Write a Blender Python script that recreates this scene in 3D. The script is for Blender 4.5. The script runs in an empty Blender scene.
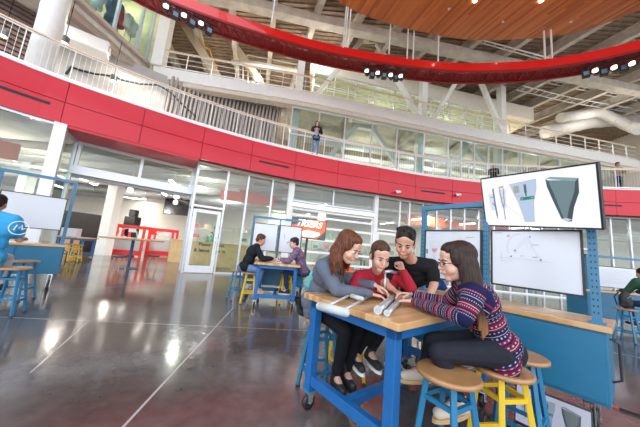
import bpy, bmesh, math, random
from mathutils import Vector, Matrix, noise
random.seed(7)
R = math.radians
COL = bpy.context.scene.collection
# ------------------------------------------------------------------ camera model
F_PX, PITCH, ROLL, CAM_H = 249.0, R(8.1), R(5.2), 1.31
def ray(px, py):
    x = (px-320.0)/F_PX; y = -(py-213.5)/F_PX
    c, s = math.cos(ROLL), math.sin(ROLL)
    r = x*c-y*s; u = x*s+y*c
    cp, sp = math.cos(PITCH), math.sin(PITCH)
    return Vector((r, cp-u*sp, sp+u*cp))
def at(px, py, Y):
    "world point seen at a pixel of the photograph, Y metres in front of the camera"
    d = ray(px, py); return Vector((0, 0, CAM_H)) + d*(Y/d.y)
def on_z(px, py, z):
    d = ray(px, py); return Vector((0, 0, CAM_H)) + d*((z-CAM_H)/d.z)
cam_d = bpy.data.cameras.new('camera'); cam = bpy.data.objects.new('camera', cam_d); COL.objects.link(cam)
cam_d.sensor_width = 36; cam_d.sensor_fit = 'HORIZONTAL'; cam_d.lens = F_PX*36/640; cam_d.clip_start = .05; cam_d.clip_end = 400
cr, sr = math.cos(ROLL), math.sin(ROLL)
fw = Vector((0, math.cos(PITCH), math.sin(PITCH))); up0 = Vector((0, -math.sin(PITCH), math.cos(PITCH))); rt0 = Vector((1, 0, 0))
# image x axis and y axis in world space
ix = rt0*cr + up0*sr; iy = -rt0*sr + up0*cr
m3 = Matrix((ix, iy, -fw)).transposed()
cam.matrix_world = Matrix.Translation((0, 0, CAM_H)) @ m3.to_4x4()
bpy.context.scene.camera = cam
# ------------------------------------------------------------------ materials
MATS = {}
def mat(name, col, rough=.5, metal=0., bump=0., bscale=40., emit=None, es=1., noise_amt=0., nscale=6., spec=.5, coat=0.):
    if name in MATS: return MATS[name]
    m = bpy.data.materials.new(name); m.use_nodes = True; nt = m.node_tree; b = nt.nodes['Principled BSDF']
    c = (*col, 1)
    b.inputs['Base Color'].default_value = c; b.inputs['Roughness'].default_value = rough; b.inputs['Metallic'].default_value = metal
    b.inputs['Specular IOR Level'].default_value = spec; b.inputs['Coat Weight'].default_value = coat
    if emit: b.inputs['Emission Color'].default_value = (*emit, 1); b.inputs['Emission Strength'].default_value = es
    tc = nt.nodes.new('ShaderNodeTexCoord')
    n = nt.nodes.new('ShaderNodeTexNoise'); n.inputs['Scale'].default_value = nscale; n.inputs['Detail'].default_value = 4
    nt.links.new(tc.outputs['Object'], n.inputs['Vector'])
    mr = nt.nodes.new('ShaderNodeMapRange'); a = noise_amt if noise_amt else .04
    mr.inputs['From Min'].default_value = .3; mr.inputs['From Max'].default_value = .7; mr.inputs['To Min'].default_value = 1-a; mr.inputs['To Max'].default_value = 1+a*.6
    nt.links.new(n.outputs['Fac'], mr.inputs['Value'])
    mx = nt.nodes.new('ShaderNodeVectorMath'); mx.operation = 'SCALE'; mx.inputs[0].default_value = col
    nt.links.new(mr.outputs['Result'], mx.inputs['Scale']); nt.links.new(mx.outputs['Vector'], b.inputs['Base Color'])
    if bump:
        n2 = nt.nodes.new('ShaderNodeTexNoise'); n2.inputs['Scale'].default_value = bscale
        nt.links.new(tc.outputs['Object'], n2.inputs['Vector'])
        bp = nt.nodes.new('ShaderNodeBump'); bp.inputs['Strength'].default_value = bump; bp.inputs['Distance'].default_value = .02
        nt.links.new(n2.outputs['Fac'], bp.inputs['Height']); nt.links.new(bp.outputs['Normal'], b.inputs['Normal'])
    MATS[name] = m; return m
def ramp(nt, stops, src, interp='LINEAR'):
    r = nt.nodes.new('ShaderNodeValToRGB'); r.color_ramp.interpolation = interp
    while len(r.color_ramp.elements) < len(stops): r.color_ramp.elements.new(.5)
    for e, (p, c) in zip(r.color_ramp.elements, stops): e.position = p; e.color = (*c, 1)
    nt.links.new(src, r.inputs['Fac']); return r.outputs['Color']
def glass_mat(name, tint=(.86, .93, .92), refl=.09):
    m = bpy.data.materials.new(name); m.use_nodes = True; nt = m.node_tree; nt.nodes.clear()
    o = nt.nodes.new('ShaderNodeOutputMaterial'); t = nt.nodes.new('ShaderNodeBsdfTransparent'); t.inputs['Color'].default_value = (*tint, 1)
    g = nt.nodes.new('ShaderNodeBsdfGlossy'); g.inputs['Roughness'].default_value = .02
    f = nt.nodes.new('ShaderNodeFresnel'); f.inputs['IOR'].default_value = 1.45
    a = nt.nodes.new('ShaderNodeMath'); a.operation = 'ADD'; a.inputs[1].default_value = refl-.02; a.use_clamp = True
    x = nt.nodes.new('ShaderNodeMixShader')
    ge = nt.nodes.new('ShaderNodeNewGeometry'); iv = nt.nodes.new('ShaderNodeMath'); iv.operation = 'SUBTRACT'; iv.inputs[0].default_value = 1; nt.links.new(ge.outputs['Backfacing'], iv.inputs[1])
    mu = nt.nodes.new('ShaderNodeMath'); mu.operation = 'MULTIPLY'; nt.links.new(a.outputs[0], mu.inputs[0]); nt.links.new(iv.outputs[0], mu.inputs[1])
    nt.links.new(f.outputs[0], a.inputs[0]); nt.links.new(mu.outputs[0], x.inputs['Fac'])
    nt.links.new(t.outputs[0], x.inputs[1]); nt.links.new(g.outputs[0], x.inputs[2]); nt.links.new(x.outputs[0], o.inputs['Surface'])
    MATS[name] = m; return m
def stripe_wood(name, axis, width, cols, length=1.2, rough=.35, coat=.2):
    "strips of wood side by side along one local axis, each strip its own tone"
    m = bpy.data.materials.new(name); m.use_nodes = True; nt = m.node_tree; b = nt.nodes['Principled BSDF']
    tc = nt.nodes.new('ShaderNodeTexCoord'); sp = nt.nodes.new('ShaderNodeSeparateXYZ'); nt.links.new(tc.outputs['Object'], sp.inputs[0])
    def math_(op, a, bb=None):
        n = nt.nodes.new('ShaderNodeMath'); n.operation = op
        for i, v in enumerate((a, bb)):
            if v is None: continue
            if isinstance(v, (int, float)): n.inputs[i].default_value = v
            else: nt.links.new(v, n.inputs[i])
        return n.outputs[0]
    across = sp.outputs[axis]; along = sp.outputs[1-axis]
    idx = math_('FLOOR', math_('DIVIDE', across, width))
    off = math_('MULTIPLY', idx, .377)
    seg = math_('FLOOR', math_('ADD', math_('DIVIDE', along, length), off))
    cb = nt.nodes.new('ShaderNodeCombineXYZ'); nt.links.new(idx, cb.inputs[0]); nt.links.new(seg, cb.inputs[1])
    wn = nt.nodes.new('ShaderNodeTexWhiteNoise'); wn.noise_dimensions = '2D'; nt.links.new(cb.outputs[0], wn.inputs['Vector'])
    ns = nt.nodes.new('ShaderNodeTexNoise'); ns.inputs['Scale'].default_value = 9; mp = nt.nodes.new('ShaderNodeMapping')
    sc = [1, 1, 1]; sc[axis] = 14; mp.inputs['Scale'].default_value = sc
    nt.links.new(tc.outputs['Object'], mp.inputs[0]); nt.links.new(mp.outputs[0], ns.inputs['Vector'])
    fac = math_('ADD', math_('MULTIPLY', wn.outputs['Value'], .75), math_('MULTIPLY', ns.outputs['Fac'], .25))
    c = ramp(nt, [(i/(len(cols)-1), k) for i, k in enumerate(cols)], fac)
    nt.links.new(c, b.inputs['Base Color']); b.inputs['Roughness'].default_value = rough; b.inputs['Coat Weight'].default_value = coat
    MATS[name] = m; return m
# ------------------------------------------------------------------ mesh builder
class MB:
    def __init__(s): s.v = []; s.f = []; s.m = []; s.k = 0
    def mi(s, k): s.k = k; return s
    def add(s, vs, fs):
        o = len(s.v); s.v += [Vector(v) for v in vs]; s.f += [tuple(i+o for i in f) for f in fs]; s.m += [s.k]*len(fs); return s
    def box(s, x0, y0, z0, x1, y1, z1):
        return s.add([(x0,y0,z0),(x1,y0,z0),(x1,y1,z0),(x0,y1,z0),(x0,y0,z1),(x1,y0,z1),(x1,y1,z1),(x0,y1,z1)],
                     [(0,3,2,1),(4,5,6,7),(0,1,5,4),(1,2,6,5),(2,3,7,6),(3,0,4,7)])
    def cbox(s, c, d, rz=0):
        x, y, z = d[0]/2, d[1]/2, d[2]/2; m = Matrix.Rotation(rz, 3, 'Z'); c = Vector(c)
        vs = [c+m@Vector(p) for p in [(-x,-y,-z),(x,-y,-z),(x,y,-z),(-x,y,-z),(-x,-y,z),(x,-y,z),(x,y,z),(-x,y,z)]]
        return s.add(vs, [(0,3,2,1),(4,5,6,7),(0,1,5,4),(1,2,6,5),(2,3,7,6),(3,0,4,7)])
    def bar(s, p, q, w, h=None, up=(0,0,1)):
        h = h or w; p = Vector(p); q = Vector(q); d = (q-p).normalized(); u = Vector(up)
        if abs(d.dot(u)) > .98: u = Vector((1,0,0)) if abs(d.x) < .9 else Vector((0,1,0))
        r = d.cross(u).normalized(); u = r.cross(d)
        a = r*w/2; b = u*h/2
        vs = [p-a-b, p+a-b, p+a+b, p-a+b, q-a-b, q+a-b, q+a+b, q-a+b]
        return s.add(vs, [(0,1,2,3),(7,6,5,4),(0,4,5,1),(1,5,6,2),(2,6,7,3),(3,7,4,0)])
    def ibeam(s, p, q, w, h):
        p = Vector(p); q = Vector(q); u = Vector((0,0,h/2-.02))
        s.bar(p+u, q+u, w, .04); s.bar(p-u, q-u, w, .04); return s.bar(p, q, .03, h-.04)
    def tube(s, pts, r, n=8, cap=True):
        pts = [Vector(p) for p in pts]; k = len(pts); rs = r if isinstance(r, (list, tuple)) else [r]*k
        vs = []; pr = None
        for i, p in enumerate(pts):
            d = (pts[min(i+1,k-1)]-pts[max(i-1,0)]).normalized()
            if pr is None: pr = d.orthogonal().normalized()
            pr = (pr - d*pr.dot(d)).normalized(); b = d.cross(pr)
            vs += [p+(pr*math.cos(2*math.pi*j/n)+b*math.sin(2*math.pi*j/n))*rs[i] for j in range(n)]
        fs = [(i*n+j, i*n+(j+1)%n, (i+1)*n+(j+1)%n, (i+1)*n+j) for i in range(k-1) for j in range(n)]
        if cap: fs += [tuple(range(n-1,-1,-1)), tuple((k-1)*n+j for j in range(n))]
        return s.add(vs, fs)
    def sweep(s, pts, w, h):
        "rectangular section carried level along a polyline"
        pts = [Vector(p) for p in pts]; k = len(pts); vs = []
        for i, p in enumerate(pts):
            d = (pts[min(i+1,k-1)]-pts[max(i-1,0)]); d.z = 0; d.normalize(); r = Vector((d.y,-d.x,0))*w/2; u = Vector((0,0,h/2))
            vs += [p-r-u, p+r-u, p+r+u, p-r+u]
        fs = [(i*4+j, i*4+(j+1)%4, (i+1)*4+(j+1)%4, (i+1)*4+j) for i in range(k-1) for j in range(4)]
        fs += [(3,2,1,0), tuple((k-1)*4+j for j in range(4))]
        return s.add(vs, fs)
    def lathe(s, prof, c=(0,0,0), n=24, axis='Z'):
        c = Vector(c); vs = []; k = len(prof)
        for r, z in prof:
            for j in range(n):
                a = 2*math.pi*j/n; p = Vector((r*math.cos(a), r*math.sin(a), z))
                if axis == 'X': p = Vector((p.z, p.x, p.y))
                if axis == 'Y': p = Vector((p.y, p.z, p.x))
                vs.append(c+p)
        fs = [(i*n+j, i*n+(j+1)%n, (i+1)*n+(j+1)%n, (i+1)*n+j) for i in range(k-1) for j in range(n)]
        fs += [tuple(range(n-1,-1,-1)), tuple((k-1)*n+j for j in range(n))]
        return s.add(vs, fs)
    def sph(s, c, r, n=12, rot=None):
        if not hasattr(r, '__len__'): r = (r, r, r)
        c = Vector(c); vs = []; h = n//2
        for i in range(1, h):
            t = math.pi*i/h
            for j in range(n):
                a = 2*math.pi*j/n; p = Vector((r[0]*math.sin(t)*math.cos(a), r[1]*math.sin(t)*math.sin(a), r[2]*math.cos(t)))
                vs.append(c+(rot@p if rot else p))
        for sg in (1, -1):
            p = Vector((0,0,sg*r[2])); vs.append(c+(rot@p if rot else p))
        fs = [(i*n+j, (i+1)*n+j, (i+1)*n+(j+1)%n, i*n+(j+1)%n) for i in range(h-2) for j in range(n)]
        t0 = len(vs)-2; fs += [(t0, j, (j+1)%n) for j in range(n)]; o = (h-2)*n; fs += [(t0+1, o+(j+1)%n, o+j) for j in range(n)]
        return s.add(vs, fs)
    def prism(s, poly, z0, z1):
        n = len(poly)
        return s.add([(x,y,z0) for x,y in poly]+[(x,y,z1) for x,y in poly],
                     [tuple(range(n-1,-1,-1)), tuple(range(n,2*n))]+[(i,(i+1)%n,n+(i+1)%n,n+i) for i in range(n)])
    def slab(s, A, B, z0, z1):
        "solid between two plan curves of the same length"
        k = len(A); vs = []
        for a, b in zip(A, B): vs += [(a[0],a[1],z0),(b[0],b[1],z0),(b[0],b[1],z1),(a[0],a[1],z1)]
        fs = [(i*4+j, i*4+(j+1)%4, (i+1)*4+(j+1)%4, (i+1)*4+j) for i in range(k-1) for j in range(4)]+[(3,2,1,0), tuple((k-1)*4+j for j in range(4))]
        return s.add(vs, fs)
    def build(s, name, mats, parent=None, smooth=False, bevel=0, sub=0):
        me = bpy.data.meshes.new(name); me.from_pydata(s.v, [], s.f)
        for m in (mats if isinstance(mats, (list, tuple)) else [mats]): me.materials.append(m)
        me.polygons.foreach_set('material_index', s.m)
        bm = bmesh.new(); bm.from_mesh(me); bmesh.ops.recalc_face_normals(bm, faces=bm.faces)
        bm.to_mesh(me); bm.free()
        if smooth: me.polygons.foreach_set('use_smooth', [len(p.vertices) <= 4 for p in me.polygons])
        me.update()
        o = bpy.data.objects.new(name, me); COL.objects.link(o)
        if parent: o.parent = parent
        if bevel:
            b = o.modifiers.new('bevel', 'BEVEL'); b.width = bevel; b.segments = 2; b.limit_method = 'ANGLE'; b.angle_limit = R(40)
        if sub:
            b = o.modifiers.new('sub', 'SUBSURF'); b.levels = sub; b.render_levels = sub
        return o
def tag(o, label=None, cat=None, group=None, kind=None):
    if label: o['label'] = label
    if cat: o['category'] = cat
    if group: o['group'] = group
    if kind: o['kind'] = kind
    return o
def thing(name, label, cat, loc=(0,0,0), rz=0, group=None):
    o = bpy.data.objects.new(name, None); COL.objects.link(o); o.location = loc; o.rotation_euler = (0,0,rz); o.empty_display_size = .1
    return tag(o, label, cat, group)
def struct_root(name, loc=(0,0,0), rz=0):
    o = bpy.data.objects.new(name, None); COL.objects.link(o); o.location = loc; o.rotation_euler = (0,0,rz); o['kind'] = 'structure'; return o
KIDS = {}
def copy_tree(o, loc=None, rz=None, label=None, group=None, scale=None):
    if not KIDS:
        pass
    kids = {}
    for ob in COL.objects:
        if ob.parent: kids.setdefault(ob.parent.name, []).append(ob)
    def rec(src, par):
        c = src.copy(); COL.objects.link(c); c.parent = par
        for ch in kids.get(src.name, []): rec(ch, c)
        return c
    r = rec(o, None)
    if loc is not None: r.location = loc
    if rz is not None: r.rotation_euler = (0,0,rz)
    if scale: r.scale = (scale,)*3
    if label: r['label'] = label
    if group: r['group'] = group
    return r
def catmull(P, n=8):
    P = [Vector(p) for p in P]; out = []
    for i in range(len(P)-1):
        a = P[max(i-1,0)]; b = P[i]; c = P[i+1]; d = P[min(i+2,len(P)-1)]
        for k in range(n):
            t = k/n; out.append(.5*((2*b)+(c-a)*t+(2*a-5*b+4*c-d)*t*t+(-a+3*b-3*c+d)*t**3))
    out.append(P[-1]); return out
def offset(C, d):
    "push a plan curve away from the camera side by d"
    out = []
    for i, p in enumerate(C):
        t = (C[min(i+1,len(C)-1)]-C[max(i-1,0)]).normalized(); out.append(Vector((p.x-t.y*d, p.y+t.x*d)))
    return out
class Curve:
    def __init__(s, P, n=12):
        s.p = catmull([Vector(q) for q in P], n); s.l = [0]
        for a, b in zip(s.p, s.p[1:]): s.l.append(s.l[-1]+(b-a).length)
    def at(s, t):
        t = max(0, min(t, s.l[-1]-1e-6))
        for i in range(len(s.l)-1):
            if s.l[i+1] >= t:
                f = (t-s.l[i])/(s.l[i+1]-s.l[i]); return s.p[i].lerp(s.p[i+1], f)
    def near(s, q):
        q = Vector(q); i = min(range(len(s.p)), key=lambda k: (s.p[k]-q).length); return s.l[i]
    def part(s, t0, t1, step=.5):
        n = max(2, int((t1-t0)/step)+1); return [s.at(t0+(t1-t0)*i/(n-1)) for i in range(n)]
# ------------------------------------------------------------------ architecture
WHITE = mat('white_paint', (.92,.92,.91), .45)
STEEL = mat('white_steel', (.89,.89,.87), .4)
ALU = mat('aluminium_frame', (.72,.74,.78), .35, .3)
CREAM = mat('cream_wall', (.80,.76,.68), .7, noise_amt=.05)
TAN = mat('tan_wall', (.66,.57,.45), .8, noise_amt=.08)
BEIGE = mat('beige_soffit', (.74,.67,.58), .7, noise_amt=.06)
BROWN = mat('brown_deck', (.36,.27,.20), .8, noise_amt=.3, nscale=3)
CONC = mat('concrete', (.66,.61,.54), .85, bump=.3, bscale=20, noise_amt=.18, nscale=2.5)
REDP = mat('red_panel', (.64,.012,.030), .35, coat=.1, noise_amt=.05, nscale=.6, spec=.35)
DARK = mat('black_slot', (.015,.015,.018), .6)
GREY = mat('grey_metal', (.35,.36,.38), .5)
GALV = mat('galvanised', (.62,.63,.62), .35, .7)
LOUV = mat('dark_brown_louvre', (.16,.11,.10), .7)
RAILW = mat('handrail_wood', (.86,.66,.48), .4, noise_amt=.12, nscale=12)
GLASS = glass_mat('clear_glass', (.82,.89,.87), .05)
GLASS2 = glass_mat('tinted_glass', (.78,.86,.85), .055)
LAMP = mat('lamp_white', (1,1,1), .5, emit=(1,.95,.85), es=6)
WARM = mat('lamp_warm', (1,.9,.7), .5, emit=(1,.86,.62), es=12)

def floor_mat():
    m = bpy.data.materials.new('polished_concrete'); m.use_nodes = True; nt = m.node_tree; b = nt.nodes['Principled BSDF']
    tc = nt.nodes.new('ShaderNodeTexCoord')
    n1 = nt.nodes.new('ShaderNodeTexNoise'); n1.inputs['Scale'].default_value = .7; n1.inputs['Detail'].default_value = 6; n1.inputs['Distortion'].default_value = .6
    n2 = nt.nodes.new('ShaderNodeTexNoise'); n2.inputs['Scale'].default_value = 9; n2.inputs['Detail'].default_value = 8
    for n in (n1, n2): nt.links.new(tc.outputs['Object'], n.inputs['Vector'])
    c1 = ramp(nt, [(.3,(.070,.054,.046)),(.5,(.115,.092,.080)),(.7,(.17,.142,.125))], n1.outputs['Fac'])
    c2 = ramp(nt, [(.3,(.78,.78,.78)),(.7,(1.15,1.15,1.15))], n2.outputs['Fac'])
    mx = nt.nodes.new('ShaderNodeMix'); mx.data_type = 'RGBA'; mx.blend_type = 'MULTIPLY'; mx.inputs[0].default_value = 1
    nt.links.new(c1, mx.inputs[6]); nt.links.new(c2, mx.inputs[7])
    nt.links.new(mx.outputs[2], b.inputs['Base Color'])
    r = ramp(nt, [(.3,(.11,.11,.11)),(.7,(.20,.20,.20))], n1.outputs['Fac'])
    nt.links.new(r, b.inputs['Roughness']); b.inputs['Specular IOR Level'].default_value = .75
    b.inputs['Coat Weight'].default_value = .22; b.inputs['Coat Roughness'].default_value = .07
    return m
FLOORM = floor_mat()
fl = MB().box(-40,-9,-.2,45,34,0).build('floor', FLOORM); tag(fl, kind='structure')
# saw-cut joints in the slab, thin recessed-looking strips
JM = mat('joint_filler', (.42,.39,.36), .6)
j = MB()
def joint(a, b, w=.012):
    a = Vector((*a, .001)); b = Vector((*b, .001)); d = (b-a).normalized(); r = Vector((d.y,-d.x,0))*w/2
    j.add([a-r, a+r, b+r, b-r], [(0,1,2,3)])
def jpix(p, q, ext=0, w=.012):
    a = on_z(*p, 0).xy; b = on_z(*q, 0).xy; d = (b-a).normalized(); joint(a-d*ext, b+d*ext, w)
jpix((0,317),(90,321), 4); jpix((125,425),(210,333), 1.5, .02); jpix((50,290),(180,284), 0); jpix((30,373),(90,320), 0)
jpix((610,352),(640,358), .5, .02)
tag(j.build('trim_1', JM), kind='structure')

# red fascia of the first balcony
C2 = Curve([(-12.5,-.5),(-11.0,2.4),(-9.6,4.4),(-8.45,5.9),(-7.6,6.8),(-6.05,7.95),(-4.6,8.9),(-3.0,9.75),(-1.2,10.5),(.7,11.15),(2.65,11.6),(4.6,12.1),(6.6,12.35),(8.8,12.4),(12.2,12.0),(15.3,11.4),(19,10.2)])
TOT = C2.l[-1]
def onC(curve, px, py):
    d = ray(px, py)
    for i in range(len(curve.p)-1):
        a, b = curve.p[i], curve.p[i+1]; e = b-a
        den = d.x*e.y-d.y*e.x
        if abs(den) < 1e-9: continue
        t = (a.x*e.y-a.y*e.x)/den; s = (a.x*d.y-a.y*d.x)/den
        if t > 0 and -1e-6 <= s <= 1: return curve.l[i]+s*e.length, CAM_H+d.z*t
    return None, None
seams = [onC(C2, x, y)[0] for x, y in [(70,83),(146,107),(205.5,127),(253.7,139.5),(297,150.7),(339,159.7),(379.6,166.4),(416,172),(452.5,178)]]
step = seams[3]-seams[2]
s0 = seams[0]-step*1.15
seams = [s0-2*step, s0-step, s0]+seams
while seams[-1] < TOT-step: seams.append(seams[-1]+step*1.05)
fascia = struct_root('trim_2')
g = .008
slots = []
for k, (a, b) in enumerate(zip(seams, seams[1:])):
    A = C2.part(a+g, b-g, .35)
    for z0, z1 in ((4.2,4.82),(4.84,5.46)):
        q = MB(); q.slab(A, offset(A, .05), z0, z1); q.build('fascia_panel', REDP, fascia)
base = C2.part(0, TOT, .4); back = offset(base, .05); back2 = offset(base, .35)
MB().slab(back, back2, 4.21, 5.45).build('fascia_core', mat('seam_shadow', (.25,.02,.03), .7), fascia)
sl = MB()
for (x, y), (x2, y2) in [((0,83),(51,101)),((259,160.5),(289,167)),((421,189.5),(445,193)),((600,205.5),(622,207.5))]:
    t0, z0 = onC(C2, x, y); t1, z1 = onC(C2, x2, y2)
    A = C2.part(t0, t1, .2); sl.slab(offset(A, -.006), A, 4.62, 4.70)
sl.build('slot_diffuser', DARK, fascia)
# red soffit over the recessed entrance, white soffit elsewhere
tL = onC(C2, 66, 125)[0]; tR = onC(C2, 199, 157)[0]
A = C2.part(tL, tR, .3); MB().slab(offset(A, .02), offset(A, 1.35), 4.12, 4.2).build('soffit', REDP, fascia)

# second level slab
b2 = MB(); A = C2.part(0, TOT, .5); Bk = [Vector((p.x*1.0-2 if p.x < 0 else p.x*1.3, 30)) for p in A]
b2.slab(offset(A, .35), Bk, 4.45, 5.46)
sec = b2.build('floor', CONC); tag(sec, kind='structure')
cp = MB(); cp.sweep([(p.x,p.y,5.48) for p in offset(A, .13)], .30, .05); tag(cp.build('trim_3', WHITE), kind='structure')

# ground floor glass line
G1p = offset(C2.part(0, TOT, .4), .6)
class PolyC(Curve):
    def __init__(s, P):
        s.p = P; s.l = [0]
        for a, b in zip(P, P[1:]): s.l.append(s.l[-1]+(b-a).length)
G1 = PolyC(G1p); G1r = PolyC(offset(C2.part(0, TOT, .4), 1.3)); G1f = PolyC(offset(C2.part(0, TOT, .4), .12))
WN = [0]
def window(P, z0, z1, verts=(), horis=(), fw=.06, fd=.12, fm=None, gm=None, parent=None, ends=(True,True), edge=(True,True)):
    "one glazed bay along plan points P (list), frame + pane"
    WN[0] += 1
    r = struct_root('window_%d' % WN[0], (P[0].x, P[0].y, z0))
    o = Vector((P[0].x, P[0].y, z0)); C = PolyC(P) ; L = C.l[-1]
    f = MB(); H_ = z1-z0
    def post(t, w=fw):
        p = C.at(t); q = C.at(min(t+.02, L)) if t < L-.03 else p; q0 = C.at(max(t-.02, 0)); d = (q-q0) if (q-q0).length > 1e-5 else (P[-1]-P[0]); an = math.atan2(d.y, d.x)
        f.cbox((p.x-o.x, p.y-o.y, H_/2), (w, fd, H_), an)
    if ends[0]: post(0)
    if ends[1]: post(L)
    for v in verts: post(v*L)
    pts = [(p.x-o.x, p.y-o.y) for p in P]
    for z in ([fw/2] if edge[0] else [])+[h-z0 for h in horis]+([H_-fw/2] if edge[1] else []):
        f.sweep([(x, y, z) for x, y in pts], fd*.9, fw)
    f.build('frame', fm or ALU, r)
    g_ = MB(); k = [(Vector((x, y)),) for x, y in pts]; AA = [Vector(t) for t in pts]; g_.slab(AA, offset(AA, .012), .02, H_-.02)
    g_.build('pane', gm or GLASS, r)
    return r
def seg(curve, t0, t1, step=.6): return curve.part(t0, t1, step)
# left flush glazing (px 0-60)
tc_ = onC(G1f, 62, 124)[0]
window(seg(G1f, tc_-2.6, tc_-.1), 0, 4.2, (.5,), (1.0, 2.6), .07)
window(seg(G1f, tc_-5.4, tc_-2.7), 0, 4.2, (.5,), (1.0, 2.6), .07)
window(seg(G1f, tc_-8.2, tc_-5.5), 0, 4.2, (.5,), (1.0, 2.6), .07)
cpt = G1f.at(tc_)
colm = MB().cbox((cpt.x, cpt.y, 2.1), (.26,.30,4.2), R(40)).build('trim_4', STEEL); tag(colm, kind='structure')
# return glazing into the recess
tr = G1r.near(cpt); rp = G1r.at(tr+.25)
window([cpt, rp], 0, 4.12, (), (2.7,), .08, .1)
# recessed entrance header: transom windows, beam, roller housing, opening below
tRe = onC(G1r, 196, 172)[0]
ent = seg(G1r, tr+.25, tRe, .5)
window(ent, 3.22, 4.12, (.03,.50,.97), (), .09, .14)
MB().sweep([(p.x,p.y,3.12) for p in ent], .22, .2).build('trim_5', ALU)['kind'] = 'structure'
MB().sweep([(p.x,p.y+.1,2.97) for p in ent], .14, .10).build('trim_6', GREY)['kind'] = 'structure'
# door bay
tD0 = onC(G1, 195, 190)[0]; tD1 = onC(G1, 226, 192)[0]; tD2 = onC(G1, 246, 200)[0]; tD3 = onC(G1, 290, 200)[0]
rd = G1r.at(tRe); window([rd, G1.at(tD0)], 0, 4.2, (), (2.5,), .06, .08)
window(seg(G1, tD0, tD1), 2.5, 4.2, (), (), .08)
window(seg(G1, tD1, tD2), 0, 4.2, (), (), .06)
window(seg(G1, tD2, tD3), 0, 4.2, (.55,), (), .07)
def door(n, P, Q, h, handle=True):
    d = (Q-P); L = d.length; an = math.atan2(d.y, d.x)
    r = struct_root('door_%d' % n, (P.x, P.y, 0), an)
    f = MB(); s = .13
    f.box(0,-.03,0.02,s,.03,h); f.box(L-s,-.03,.02,L,.03,h); f.box(s,-.03,h-s,L-s,.03,h); f.box(s,-.03,.02,L-s,.03,.28)
    f.build('frame', WHITE, r, bevel=.006)
    MB().box(s,-.006,.28,L-s,.006,h-s).build('pane', GLASS, r)
    if handle:
        hd = MB(); hd.tube([(L-s/2,-.03,1.25),(L-s/2,-.08,1.25),(L-s/2,-.08,.95),(L-s/2,-.03,.95)], .012, 6); hd.cbox((L-s/2,-.04,1.36),(.05,.03,.05))
        hd.build('door_handle', GALV, r)
    return r
door(1, G1.at(tD0+.06), G1.at(tD1-.06), 2.42)
# big white post and roller doors (px 292-374)
tE0 = tD3; tE1 = onC(G1, 374, 230)[0]
p = G1.at(tE0); tag(MB().cbox((p.x,p.y-.05,2.1),(.22,.22,4.2),R(20)).build('trim_7', STEEL), kind='structure')
window(seg(G1, tE0+.12, tE1-.1), 3.35, 4.2, (.48,), (), .06)
MB().sweep([(p.x,p.y-.04,3.20) for p in seg(G1, tE0, tE1)], .2, .20).build('trim_8', GALV)['kind'] = 'structure'
window(seg(G1, tE0+.12, tE1-.1), .05, 3.08, (), (.65,1.15,1.72,2.28,2.75), .10, .08, WHITE)
p = G1.at(tE1); tag(MB().cbox((p.x,p.y-.05,2.1),(.20,.22,4.2),R(15)).build('trim_9', STEEL), kind='structure')
# store front right of the roller doors
tF1 = onC(G1, 408, 240)[0]
window(seg(G1, tE1+.1, tF1), 2.5, 4.2, (.7,), (), .07, fm=WHITE)
door(2, G1.at(tE1+.14), G1.at(tF1-.1), 2.42)
tt = tF1
tRR = onC(G1, 596, 240)[0]
while tt < TOT-.5:
    t2 = min(tt+2.3, TOT-.1)
    if tt > tRR:
        p = G1.at(tt); tag(MB().cbox((p.x,p.y-.1,2.1),(.24,.24,4.2)).build('column', STEEL), kind='structure')
        window(seg(G1, tt, t2), .05, 4.2, (), (.7,1.25,1.8,2.4,3.0), .12, .08, WHITE); tt = t2; continue
    window(seg(G1, tt, t2), 0, 4.2, (.33,.66), (2.5,) if int(tt) % 2 else (), .06); tt = t2
# right hand roller doors with thick white rails
# ground floor back rooms
wl = MB(); wl.box(-34,20,0,40,20.3,4.45); tag(wl.build('wall_back', CREAM), kind='structure')
tag(MB().box(-34,2,0,-33.7,22,4.45).build('wall_left', CREAM), kind='structure')
tag(MB().box(33,10,0,33.3,22,4.45).build('wall_right', CREAM), kind='structure')
js = MB()
for i in range(7): js.ibeam((-30,13.9+i*1.2,4.28),(30,13.9+i*1.2,4.28), .14, .3)
for i in range(5): js.ibeam((-30,9.4+i*1.0,4.28),(-6.2+i*.9,9.4+i*1.0,4.28), .14, .3)
tag(js.build('ceiling', mat('joist_paint', (.68,.65,.60), .6)), kind='structure')
# outer right wall of the hall & beyond
tag(MB().box(30,-8,0,30.4,30,17).build('wall_right', CREAM), kind='structure')
tag(MB().box(-30.4,-8,0,-30,30,17).build('wall_left', CREAM), kind='structure')
tag(MB().box(-30,30,4.4,30,30.3,17).build('wall_back', CREAM), kind='structure')

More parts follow.
